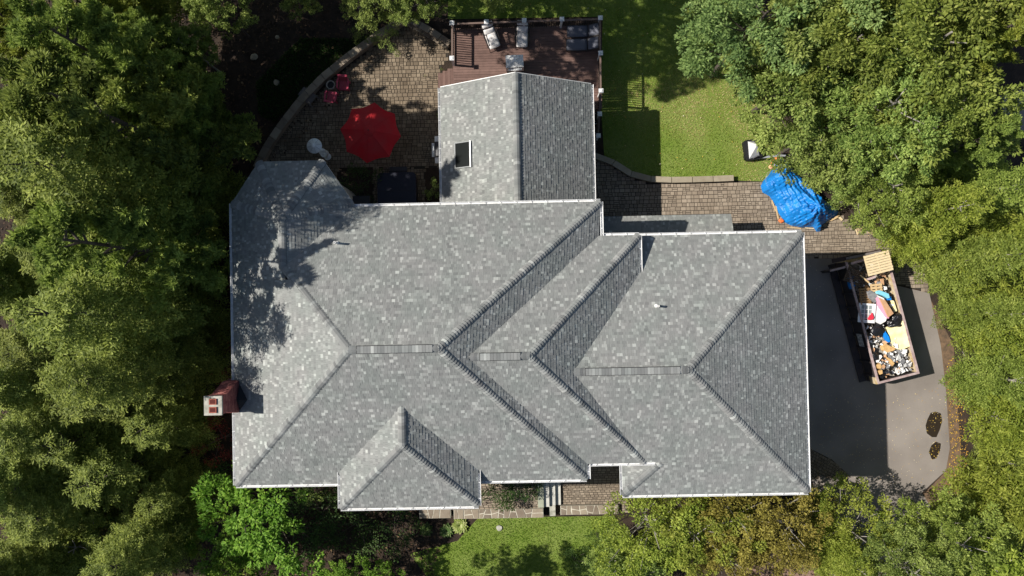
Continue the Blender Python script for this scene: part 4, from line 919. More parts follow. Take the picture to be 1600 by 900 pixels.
# its load: every piece its own object
def chunk(name, m, label, cat, pts, z0, z1, group=None, inset=.04, zs=None, tone=.5):
    poly = PX(pts, (z0 + z1) / 2); cx, cy = sum(p[0] for p in poly) / len(poly), sum(p[1] for p in poly) / len(poly)
    b = MB(); b.prism([(x - cx, y - cy) for x, y in poly], 0, z1 - z0, tone, inset, [a - z0 for a in zs] if zs else None); o = b.build(name, m); o.location = (cx, cy, z0); return tag(o, label, cat, group)
fill = MB(); vs = []; nx, ny = 14, 44
for i in range(nx + 1):
    for j in range(ny + 1):
        u, v = i / nx * 2 - 1, j / ny * 2 - 1; vs.append((u * (hw - .07), v * (hl - .1), .95 + .14 * math.sin(i * 1.9 + j) + .12 * math.sin(j * 1.3 + 2 * i) + random.uniform(-.07, .07)))
fill.add([(x, y, z) for x, y, z in vs], [(i * (ny + 1) + j, (i + 1) * (ny + 1) + j, (i + 1) * (ny + 1) + j + 1, i * (ny + 1) + j + 1) for i in range(nx) for j in range(ny)])
o = fill.build('rubbish_fill', mat('mixed_rubbish', (.40, .36, .30), (.10, .09, .08), 7, .9, .6, 12, dist=.05), None); o.location = (org.x, org.y, 0); o.rotation_euler = (0, 0, rzD); tag(o, 'loose mixed rubbish filling the bottom of the dumpster', 'rubbish', kind='stuff')
def pallet(px, py, rz, z, w_, l_, m, label, nb=9, tilt=(0, 0), gapf=.25, cross=3):
    x, y = P(px, py, z); t = thing('pallet', label, 'pallet', (x, y, z), rz); t.rotation_euler = (tilt[0], tilt[1], rz); p = w_ / nb
    for k in range(nb): b = MB(); b.box((0, -w_ / 2 + p * (k + .5), .06), (l_ * random.uniform(.97, 1), p * (1 - gapf), .022), tone=.5); b.build('board', m, t)
    for k in range(cross): b = MB(); b.box((-l_ / 2 + .06 + k * (l_ - .12) / (cross - 1), 0, 0), (.06, w_, .095)); b.build('stringer', m, t)
    return t
pallet(1372, 411, R_(14), 1.95, 1.12, 1.35, M_PALP, 'large pale pallet lying over the top end of the dumpster', 8, (.05, -.05), .16)
pallet(1336, 433, R_(-22), 1.5, .8, 1.15, M_PALD, 'dark slatted pallet wedged in the shaded corner of the dumpster', 8, (.15, .1), .4)
pallet(1351, 463, R_(4), 1.45, .9, .62, M_PALB, 'brown pallet with narrow slats beside the window frame', 7, (0, .12), .35)
pallet(1369, 452, R_(4), 1.5, .62, .62, M_LUMB, 'yellowish broken pallet right of the brown pallet', 4, (0, -.05), .3)
for k, (a, m, lab) in enumerate((((1300, 408, 1382, 391, 1.3, .22, .04, M_DARKW), 0, 'dark plank standing in for the roof shadow edge and planks at the dumpster end'), ((1322, 404, 1376, 393, 1.45, .13, .05, M_GREYW), 0, 'greyish plank on the dumpster end beside the pale pallet'), ((1330, 412, 1356, 404, 1.5, .12, .04, M_RIM), 0, 'reddish short plank under the pale pallet corner'),  # first plank is dark to paint the roof shadow's edge along with planks
    ((1344, 430, 1358, 442, 1.6, .07, .05, M_LUMB), 0, 'narrow pale lath between dark and yellowish pallets'), ((1352, 438, 1368, 432, 1.62, .12, .03, M_RIM), 0, 'pinkish sheet scrap below the pale pallet'))): plank(*a, label=lab, z1=a[4] + .15)
chunk('bucket_scrap', M_BLUE, 'blue plastic scrap at the shaded left rim of the dumpster', 'scrap', [(1325, 432), (1333, 430), (1335, 447), (1329, 452), (1326, 446)], 1.2, 1.45)
def ewin():
    x, y = P(1355, 489, 1.55); t = thing('old_window', 'old white window sash with panes thrown on the rubbish', 'window', (x, y, 1.5), R_(-4)); t.rotation_euler = (.05, -.06, R_(-5)); w_, h_ = .86, 1.02
    for k in range(4): b = MB(); b.box((-w_ / 2 + .10 + k * .205, .06, 0), (.035 if 0 < k < 3 else .05, h_ - .16, .045)); b.build('muntin', M_WHITE, t)
    for k in range(4): b = MB(); b.box((-.08, -h_ / 2 + .22 + k * .24, .004), (.66, .035, .045)); b.build('muntin', M_WHITE, t)
    for nm, c, d in (('rail', (0, -h_ / 2 + .06, .01), (w_, .15, .06)), ('rail', (0, h_ / 2 - .03, .01), (w_, .07, .06)), ('stile', (-w_ / 2 + .03, 0, .012), (.09, h_, .06)), ('stile', (w_ / 2 - .07, 0, .012), (.15, h_, .06))): b = MB(); b.box(c, d); b.build(nm, M_WHITE, t)
    for i in range(3):
        for j in range(3): b = MB(); b.box((-w_ / 2 + .20 + i * .205, -h_ / 2 + .34 + j * .24, -.01), (.17, .205, .01)); b.build('pane', mat('grey_pane', (.26, .29, .29), rough=.2), t)
ewin()
chunk('cloth', M_REDC, 'crumpled red cloth on the corner of the old window', 'cloth', [(1356, 497), (1361, 491), (1363, 488), (1366, 496), (1364, 500), (1357, 500)], 1.60, 1.66, inset=.2)
chunk('panel', M_PWHITE, 'bright white panel beside the old window', 'panel', [(1367, 476), (1372, 475), (1386, 494), (1384, 502), (1376, 507), (1367, 503)], 1.42, 1.5)
chunk('foam_sheet', M_PINKF, 'pink foam edge under the tan box', 'foam', [(1367, 466), (1371, 462), (1389, 494), (1388, 498), (1383, 494), (1373, 480)], 1.5, 1.66)
chunk('box', M_TAN, 'long tan cardboard box lying across the middle of the load', 'box', [(1372, 463), (1381, 468), (1395, 490), (1387, 496)], 1.55, 1.78)
chunk('foam_sheet', M_PWHITE, 'thin white strip along the top of the tan box', 'strip', [(1370, 461), (1381, 466), (1382, 469), (1372, 464)], 1.75, 1.80)
chunk('foam_block', M_LBLUE, 'light blue foam block above the tan box', 'foam', [(1368, 455), (1373, 453), (1388, 459), (1390, 466), (1386, 467), (1380, 463), (1369, 459)], 1.5, 1.7, inset=.1)
chunk('foam_block', M_MBLUE, 'darker blue end piece below the light blue foam', 'foam', [(1383, 464), (1391, 463), (1392, 469), (1385, 469)], 1.45, 1.6)
chunk('carpet', M_PGREY, 'folded grey carpet piece between pallets and tan box', 'carpet', [(1353, 455), (1360, 453), (1370, 460), (1372, 470), (1367, 474), (1357, 466)], 1.45, 1.62, inset=.12)
chunk('foam_sheet', M_YEL, 'large pale yellow sheet against the right wall of the dumpster', 'sheet', [(1384, 512), (1396, 504), (1410, 500), (1422, 541), (1410, 547), (1394, 545), (1390, 524)], 1.35, 1.42, zs=[1.4, 1.4, 1.5, 1.5, 1.42, 1.38, 1.4])
chunk('foam_sheet', M_YEL, 'narrow yellow strip beside the black bag and the tan box', 'sheet', [(1391, 467), (1396, 470), (1401, 486), (1397, 488), (1393, 478)], 1.3, 1.42)
chunk('tyre_scrap', M_PGREY, 'grey curved scrap near the blue foam', 'scrap', [(1371, 440), (1376, 438), (1379, 446), (1377, 453), (1370, 451)], 1.3, 1.45, inset=.15)
chunk('tube_scrap', M_PWHITE, 'small white ring shaped scrap right of the light blue foam', 'scrap', [(1381, 447), (1385, 447), (1386, 453), (1382, 454)], 1.4, 1.55, inset=.3)
chunk('cardboard_scrap', M_TAN, 'tan curved cardboard by the grey scrap at the pallet foot', 'cardboard', [(1375, 436), (1380, 435), (1381, 445), (1377, 446)], 1.4, 1.5)
for (px, py, sx, sy, rz, lab) in ((1400, 497, .40, .30, .3, 'shiny black rubbish bag right of the tan box'), (1398, 506, .42, .22, .2, 'dark grey rubbish bag below the shiny one'), (1370, 516, .45, .38, .4, 'black rubbish bag below the white panel'), (1364, 556, .28, .24, 0, 'small black bag near the left rim'), (1388, 504, .2, .14, .5, 'black scrap of bag between the white panel and shiny bag')):
    b = MB(); lump(b, (0, 0, 0), (sx, sy, .20), px, .2, 2.5, ICO3, rz); o = b.build('rubbish_bag', M_BAG, None, True); o.location = P3(px, py, 1.22); tag(o, lab, 'rubbish bag')
chunk('blue_bag', M_MBLUE, 'bright blue plastic sheet under the black bag', 'plastic', [(1379, 511), (1383, 518), (1389, 526), (1391, 536), (1387, 537), (1382, 529), (1378, 520)], 1.3, 1.48, inset=.2)
for (pts, lab, m) in (([(1376, 541), (1384, 536), (1391, 540), (1402, 545), (1397, 549), (1386, 552), (1378, 547)], 'crumpled orange paper in the middle of the lower load', M_OCRE), ([(1385, 557), (1391, 560), (1398, 568), (1395, 573), (1388, 566)], 'orange folded paper below the crumpled one', M_OCRE), ([(1368, 570), (1375, 567), (1378, 573), (1375, 577), (1369, 576)], 'round ochre packet near the lower left rim', M_OCRE), ([(1370, 579), (1378, 577), (1379, 584), (1374, 586)], 'ochre packet just above the lower left corner', M_OCRE)):
    chunk('paper', m, lab, 'paper', pts, 1.32, 1.50, inset=.25)
du_in = Matrix.Rotation(rzD, 3, 'Z')
def scatter(n, u0, u1, v0, v1, z0, z1, mats, s0, s1, labs, cat, group, name, seed):
    r = random.Random(seed)
    for i in range(n):
        u, v = r.uniform(u0, u1) * (hw - .3), r.uniform(v0, v1) * (hl - .3); p = du_in @ Vector((u, v, 0)); k = r.randrange(len(mats)); s = r.uniform(s0, s1)
        m = 3 + r.randrange(3); poly = [(s * r.uniform(.55, 1) * math.cos(a), s * r.uniform(.4, .8) * math.sin(a)) for a in [2 * math.pi * (q + r.uniform(-.3, .3)) / m for q in range(m)]]
        b = MB(); b.prism(poly, 0, r.uniform(.015, .06)); o = b.build(name, mats[k]); o.location = (org.x + p.x, org.y + p.y, r.uniform(z0, z1)); o.rotation_euler = (r.uniform(-.4, .4), r.uniform(-.4, .4), r.uniform(0, 6)); tag(o, ('small ' if s < s0 + (s1 - s0) * .4 else 'larger ' if s > s0 + (s1 - s0) * .75 else 'medium ') + labs[k] + (', nearer the left rim' if u < -.25 else ', nearer the right rim' if u > .25 else ', along the middle'), cat, group)
scatter(105, -.1, 1.05, -1.02, -.42, 1.18, 1.42, [M_PWHITE, M_PWHITE, M_PGREY], .06, .24, ['jagged white plaster piece in the lower right of the dumpster', 'jagged white plaster piece in the lower right of the dumpster', 'jagged grey plaster piece in the lower right of the dumpster'], 'plaster', 'broken plaster in the dumpster', 'plaster_scrap', 5)
scatter(70, -1.05, .1, -.85, 0, 1.18, 1.45, [M_PWHITE, M_TAN, M_PWHITE], .05, .2, ['crumpled white scrap along the left rim of the dumpster', 'torn tan cardboard along the left rim of the dumpster', 'crumpled white scrap along the left rim of the dumpster'], 'scrap', 'scraps along the left rim', 'scrap', 6)
scatter(40, -1, .4, -1.03, -.75, 1.2, 1.42, [M_PGREY, M_TAN, M_BAG], .05, .2, ['grey broken piece at the closed end of the dumpster', 'tan broken piece at the closed end of the dumpster', 'black plastic piece at the closed end of the dumpster'], 'scrap', 'broken pieces at the closed end', 'scrap', 8)
scatter(70, -1, 1, .15, .95, 1.1, 1.45, [M_PALB, M_PGREY, M_TAN, M_PWHITE], .08, .22, ['brown wood piece among the pallets', 'grey piece of rubble among the pallets', 'tan cardboard piece among the pallets', 'white scrap among the pallets'], 'scrap', 'small pieces among the pallets', 'scrap', 9)

# ------------------------------------------------------------------ vegetation
def leafquads(Cn, Dv, Nv, L, W):
    """diamond leaves from base points, direction and normal arrays"""
    D = Dv / (np.linalg.norm(Dv, axis=1, keepdims=True) + 1e-9); S_ = np.cross(D, Nv); S_ /= (np.linalg.norm(S_, axis=1, keepdims=True) + 1e-9)
    L = L[:, None]; W = W[:, None]
    return np.stack([Cn, Cn + D * L * .45 + S_ * W * .5, Cn + D * L, Cn + D * L * .45 - S_ * W * .5], 1)
def rv(n): v = rng.normal(size=(n, 3)); return v / np.linalg.norm(v, axis=1, keepdims=True)
def limbs(h, r0, ends, m, seed=0, base=.0):
    b = MB(); rs = random.Random(seed); top = h * .9
    b.tube([(0, 0, -.1), (r0 * .3, 0, h * .3), (-r0 * .3, r0 * .4, h * .6), (0, 0, top)], r0, 8, r1=r0 * .25)
    for e in ends:
        z0 = max(.15 * h, min(top, e[2] - math.hypot(e[0], e[1]) * rs.uniform(.5, .9)))
        b.tube([(0, 0, z0), (e[0] * .45, e[1] * .45, z0 + (e[2] - z0) * .35), (e[0], e[1], e[2])], r0 * .32, 5, r1=.015)
    return b
def deciduous(h, R, nclump=110, nleaf=150, leaf=.16, lo=.35, flat=.8, cl=(.45, .85), open_=0., lobe=.5, per=6):
    """crown of boughs: every bough is a spray of leaf clumps, with gaps between boughs"""
    Vs, Ts, ends = [], [], []; zc = h * (lo + 1) / 2; hz = h * (1 - lo) / 2
    lob = rng.uniform(0, 6.28, 4); nl = max(3, nclump // per); pts = []
    for i in range(nl):
        best = None
        for _ in range(8):      # spread the boughs over the crown
            a = rng.uniform(0, 6.283); cz = rng.uniform(-.45, 1); rr = math.sqrt(max(0, 1 - cz * cz)) if cz > 0 else 1 - .25 * abs(cz)
            k = rng.uniform(.8, 1.08) if rng.random() < .85 else rng.uniform(.35, .7)
            ed = 1 + .16 * math.sin(2 * a + lob[0]) + .13 * math.sin(3 * a + lob[1]) + .09 * math.sin(5 * a + lob[2])
            c = np.array([R * rr * k * ed * math.cos(a), R * rr * k * ed * math.sin(a), zc + hz * cz * k * flat]); d = min([np.linalg.norm(c - q) for q in pts] + [9])
            if best is None or d > best[0]: best = (d, c, a)
        _, c0, a0 = best; pts.append(c0); ends.append(c0); bt = rng.normal(0, .11); out0 = np.array([math.cos(a0), math.sin(a0), 0])
        for q in range(per):
            s_ = lobe * (.55 + .9 * rng.random()); b_ = rng.uniform(0, 6.283)
            c = c0 + np.array([math.cos(b_) * s_, math.sin(b_) * s_, -.35 * s_ * s_ + rng.normal(0, .1)]) + out0 * s_ * .25; s = rng.uniform(*cl)
            n = int(nleaf * (s / .65) ** 2); d = rv(n); d[:, 2] = np.abs(d[:, 2]) - .1; p = c + d * s * rng.uniform(.6, 1.15, (n, 1)) * np.array([1, 1, .55])
            out = d * np.array([1, 1, .3]) * .8 + out0 * .35 + rv(n) * .45; nv = d * .9 + rv(n) * .4 + np.array([0, 0, .45])
            Vs.append(leafquads(p, out, nv, leaf * rng.uniform(.55, 1.45, n), leaf * .55 * rng.uniform(.6, 1.4, n)))
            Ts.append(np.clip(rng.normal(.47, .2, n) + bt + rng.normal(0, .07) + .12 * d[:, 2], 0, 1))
    return np.concatenate(Vs), np.concatenate(Ts), ends
def conifer(h, R, levels=26, per=7, leaf=.17, wid=.05, lo=.12, droop=.12, pw=.75, step=.17, tw=.5, up=.15, dens=1.):
    """whorls of branches with side twigs carrying flat sprays"""
    Bc, Bd, Bn, T, ends = [], [], [], [], []
    for i in range(levels):
        f = (i + rng.uniform(-.3, .3)) / levels; z0 = h * (lo + (1 - lo) * f); L0 = R * max(.05, (1 - f)) ** pw + .15
        for k in range(per):
            a = rng.uniform(0, 6.283); L = L0 * rng.uniform(.65, 1.12); n = max(3, int(L / step)); bt = rng.normal(.45, .12)
            if i % 3 == 0 and k < 3: ends.append((L * .8 * math.cos(a), L * .8 * math.sin(a), z0 + up * L * .8 - droop * L * L * .64))
            for j in range(n):
                s = L * (.15 + .85 * (j + 1) / n); p = np.array([s * math.cos(a), s * math.sin(a), z0 + up * s - droop * s * s]); dirb = np.array([math.cos(a), math.sin(a), up - 2 * droop * s])
                for sd in (-1, 1, 0):
                    if sd == 0 and j < n - 2: continue
                    tl = min(.85, (L - s) * tw + .14) if sd else .25; aa = a + sd * rng.uniform(.7, 1.15); td = np.array([math.cos(aa), math.sin(aa), rng.uniform(-.15, .2)]); m = max(2, int(tl / .085 * dens))
                    q = p + td * (tl * (np.arange(m) + .5) / m)[:, None]; sg = np.where(np.arange(m) % 2, 1., -1.)[:, None]; sv = np.array([-td[1], td[0], 0])
                    Bc.append(q); Bd.append(td * .8 + sv * sg * .75 + rng.normal(0, .22, (m, 3))); Bn.append(np.tile([0, 0, 1.], (m, 1)) + rng.normal(0, .35, (m, 3)))
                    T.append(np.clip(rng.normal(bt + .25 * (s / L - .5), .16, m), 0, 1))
    Cn, D, N_, T = np.concatenate(Bc), np.concatenate(Bd), np.concatenate(Bn), np.concatenate(T); n = len(Cn)
    return leafquads(Cn, D, N_, leaf * rng.uniform(.7, 1.3, n), wid * rng.uniform(.7, 1.3, n)), T, ends
def pine(h, R, levels=15, per=6, lo=.25, tuft=.26, nn=16):
    """open whorls whose twigs end in round needle tufts"""
    Vs, Ts, ends = [], [], []
    for i in range(levels):
        f = (i + rng.uniform(-.3, .3)) / levels; z0 = h * (lo + (1 - lo) * f); L0 = R * (1 - f) ** .6 + .3
        for k in range(per):
            a = rng.uniform(0, 6.283); L = L0 * rng.uniform(.6, 1.15); ends.append((L * .85 * math.cos(a), L * .85 * math.sin(a), z0 + .25 * L)); nt = int(8 + L * 12)
            s = L * rng.uniform(.35, 1.05, nt); lat = (L * .30) * rng.uniform(-1, 1, nt) * np.clip(1.25 - s / L, .25, 1); tb = rng.normal(.5, .12)
            C0 = np.stack([s * math.cos(a) - lat * math.sin(a), s * math.sin(a) + lat * math.cos(a), z0 + .28 * s + rng.uniform(-.08, .16, nt)], 1)
            c = np.repeat(C0, nn, 0); n = len(c); d = rv(n); d[:, 2] = np.abs(d[:, 2]) * .9 + .12
            Vs.append(leafquads(c, d * np.array([1, 1, .7]), rv(n) * .7 + d * .3 + np.array([-.15, 0, .9]), tuft * rng.uniform(.7, 1.15, n), np.full(n, .07))); Ts.append(np.clip(np.repeat(rng.normal(tb, .12, nt), nn) + rng.normal(0, .14, n), 0, 1))
    return np.concatenate(Vs), np.concatenate(Ts), ends
PROTO = {}
def proto(key, kind, h, trunk_r, mt, mb, **kw):
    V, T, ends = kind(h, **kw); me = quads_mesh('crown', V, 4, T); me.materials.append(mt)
    rs = random.Random(len(PROTO)); e = list(ends); rs.shuffle(e); tb = limbs(h, trunk_r, e[:26], mb, len(PROTO))
    tm = bpy.data.meshes.new('trunk'); tm.from_pydata(tb.v, [], tb.f); tm.materials.append(mb); PROTO[key] = (me, tm, h)
proto('dec_a', deciduous, 9, .16, G_DEC, M_BARK, R=2.9, nclump=220, nleaf=300, leaf=.18, cl=(.22, .42))
proto('dec_b', deciduous, 10, .18, G_DEC, M_PBARK, R=3.1, nclump=240, nleaf=360, leaf=.165, lo=.4, cl=(.22, .42), lobe=.6)
proto('dec_c', deciduous, 9, .17, G_ARB, M_PBARK, R=2.9, nclump=210, nleaf=380, leaf=.165, cl=(.2, .40), lobe=.6, per=7)
proto('dec_blue', deciduous, 10, .18, G_BLU, M_BARK, R=2.7, nclump=190, nleaf=300, leaf=.17, cl=(.24, .42), lobe=.45)
proto('maple', deciduous, 7, .12, G_MAP, M_BARK, R=2.3, nclump=96, nleaf=240, leaf=.2, lo=.45, cl=(.22, .42), lobe=.75, per=8)
proto('maple_star', deciduous, 5, .10, G_YEL, M_PBARK, R=2.6, nclump=170, nleaf=300, leaf=.14, lo=.3, cl=(.2, .38), lobe=.5)
proto('olive', deciduous, 4.6, .10, G_AUT, M_PBARK, R=2.3, nclump=150, nleaf=300, leaf=.13, lo=.3, cl=(.2, .36), lobe=.5)
proto('arb_a', conifer, 9, .14, G_ARB, M_PBARK, R=2.6, levels=24, per=8, lo=.1, up=.4, droop=.06, leaf=.21, wid=.075, tw=.6, dens=.85)
proto('arb_b', conifer, 8, .13, G_YEL, M_PBARK, R=3.0, levels=20, per=8, lo=.15, up=.35, droop=.07, leaf=.22, wid=.08, tw=.6, dens=.85)
proto('hem_a', conifer, 13, .18, G_HEM, M_BARK, R=3.3, levels=26, per=8, droop=.08, leaf=.23, wid=.075, tw=.55, dens=.85, pw=.6)
proto('hem_b', conifer, 10, .15, G_HEM, M_BARK, R=3.0, levels=19, per=7, droop=.1, leaf=.24, wid=.075, tw=.6, dens=.85, pw=.5)
proto('hem_c', conifer, 14, .2, G_HEM, M_BARK, R=3.4, levels=25, per=9, droop=.06, leaf=.24, wid=.08, pw=.42, up=.3, tw=.6, dens=.85)
proto('pine_a', pine, 13, .2, G_PIN, M_BARK, R=3.3, levels=15, per=6, tuft=.30, nn=18)
proto('pine_y', pine, 14, .2, G_YEL, M_BARK, R=3.4, levels=15, per=6, tuft=.30, nn=18)
proto('shrub', deciduous, 1.6, .05, G_SHR, M_BARK, R=1.1, nclump=40, nleaf=240, leaf=.09, lo=.1, cl=(.16, .3), lobe=.25, per=5)
proto('shrub_b', deciduous, 1.8, .05, G_DEC, M_BARK, R=1.0, nclump=40, nleaf=240, leaf=.10, lo=.1, cl=(.16, .3), lobe=.25, per=5)
proto('redmaple', deciduous, 3.2, .06, G_RED, M_BARK, R=1.5, nclump=50, nleaf=160, leaf=.11, lo=.3, cl=(.18, .32), lobe=.4)
proto('shoots', conifer, 3.6, .07, G_DEC, M_PBARK, R=1.5, levels=14, per=8, up=.9, droop=-.02, leaf=.17, wid=.07, lo=.1)
NT = [0]
def tree(key, px, py, zt, label, s=None, cat='tree', name=None, rz=None, zc=.72, group=None, sx=1.):
    """crown centre (at zc of its height zt) seen at pixel px, py"""
    me, tm, h0 = PROTO[key]; k = zt / h0; x, y = P(px, py, zt * zc); wd = k * sx if s is None else s
    NT[0] += 1; a = (NT[0] * 2.399) % 6.283 if rz is None else rz
    nm = name or {'dec': 'broadleaf_tree', 'map': 'maple_tree', 'oli': 'ornamental_tree', 'arb': 'cedar_tree', 'hem': 'hemlock_tree', 'pin': 'pine_tree', 'shr': 'shrub', 'red': 'red_maple', 'sho': 'young_tree'}[key[:3]]
    t = thing(nm, label, cat, (x, y, 0), a, group); t.scale = (wd, wd, k)
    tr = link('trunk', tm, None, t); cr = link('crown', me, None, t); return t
def wt(key, X, Y, zt, label, sx=1., **k):   # by place on the ground
    px, py = pixof(X, Y, 0); t = tree(key, 0, 0, zt, label, sx=sx, **k); t.location = (X, Y, 0); return t
def pixof(X, Y, Z):
    c = RC.transposed() @ Vector((X, Y, Z - H)); return 800 - c.x * F / c.z, 450 + c.y * F / c.z
# right side
for key, px, py, zt, sx, lab in (
    ('dec_blue', 1178, 42, 10, 0.92, 'blue green broadleaf tree at the dark lawn edge, upper end of the bright grove'),
    ('dec_a', 1243, 7, 10, 0.92, 'green broadleaf tree at the top edge of the picture next to the lawn'),
    ('dec_a', 1243, 122, 8.5, 0.85, 'broadleaf tree spreading over the lawn right of the straw coloured patch'),
    ('dec_c', 1318, 77, 10, 0.87, 'full green broadleaf tree in the middle of the upper right grove'),
    ('dec_blue', 1358, -3, 11, 0.92, 'blue green tree at the top edge between two green crowns'),
    ('dec_a', 1275, 209, 7, 0.92, 'broadleaf tree just behind the covered cart and tarp'),
    ('dec_b', 1378, 172, 9.5, 0.87, 'round green tree above the right half of the blue tarp'),
    ('dec_a', 1348, 244, 6.5, 0.8, 'lower green tree whose branches reach over the blue tarp'),
    ('dec_c', 1443, 77, 11.5, 0.85, 'large olive green tree left of the small grey gap at the right edge'),
    ('dec_c', 1473, 2, 12, 0.83, 'tall tree at the top edge above the grey gap'),
    ('pine_y', 1558, 52, 13, 0.69, 'yellow green tufted tree in the upper right corner'),
    ('dec_c', 1483, 167, 10, 0.74, 'green tree with long drooping branches beside the dark gap'),
    ('dec_c', 1388, 294, 7, 0.78, 'green tree right of the tarp tip'),
    ('pine_a', 1528, 217, 10, 0.64, 'tufted green tree below the dark gap by the right edge'),
    ('arb_b', 1492, 325, 8.5, 0.70, 'feathery yellow green cedar above the top end of the driveway'),
    ('arb_a', 1587, 290, 9, 0.82, 'feathery cedar on the right edge level with the blue tarp'),
    ('arb_b', 1452, 375, 5.5, 0.61, 'small cedar hanging over the end of the paver path'),
    ('arb_a', 1562, 400, 8.5, 0.82, 'cedar beside the dumpster, upper one of the row on the right'),
    ('arb_b', 1632, 380, 10, 0.78, 'cedar cut by the right edge, level with the pale pallet'),
    ('arb_a', 1574, 490, 7, 0.82, 'cedar next to the middle of the dumpster with grey bare twigs'),
    ('arb_b', 1654, 510, 9, 0.74, 'cedar at the right edge level with the dumpster load'),
    ('arb_a', 1619, 600, 8, 0.82, 'cedar right of the lower end of the dumpster'),
    ('arb_b', 1664, 680, 9, 0.74, 'cedar at the right edge level with the wet stains'),
    ('arb_a', 1640, 745, 7.5, 0.74, 'bright cedar right of the lower wet stain'),
    ('arb_b', 1645, 810, 9, .8, 'cedar at the lower right edge of the picture'),
    ('maple_star', 1340, 838, 4.8, .85, 'yellow green low tree just below the garage corner'),
    ('maple_star', 1425, 866, 5.0, 0.74, 'yellow green tree at the bottom end of the driveway'),
    ('dec_c', 1490, 845, 7.5, 0.80, 'leafy tree in the lower right between driveway and corner'),
    ('arb_b', 1330, 880, 6, 0.80, 'feathery tree at the bottom edge right of the tan mulch'),
    ('dec_b', 1415, 885, 8, 0.70, 'broad green tree with pale bare branches at the bottom edge'),
    ('arb_b', 1560, 895, 8, 0.90, 'feathery tree in the lower right corner'),
    ('maple_star', 1020, 825, 5.2, 0.82, 'bright yellow green tree against the garage gutter, right of the front walk'),
    ('maple_star', 1085, 835, 5.2, 0.80, 'yellow green tree in the middle of the row along the garage gutter'),
    ('olive', 1155, 815, 5.2, 0.85, 'olive brown tree along the garage gutter'),
    ('olive', 1228, 820, 5.2, 0.80, 'browner olive tree at the right end of the row along the garage gutter'),
    ('olive', 1140, 875, 4.5, 0.70, 'small olive tree at the bottom edge left of the tan mulch'),
    ('shoots', 960, 885, 3.6, 1.00, 'young tree with upright green shoots at the bottom edge, left one'),
    ('shoots', 1010, 890, 3.8, 0.80, 'young tree with upright green shoots at the bottom edge, right one')):
    tree(key, px, py, zt, lab, sx=sx)
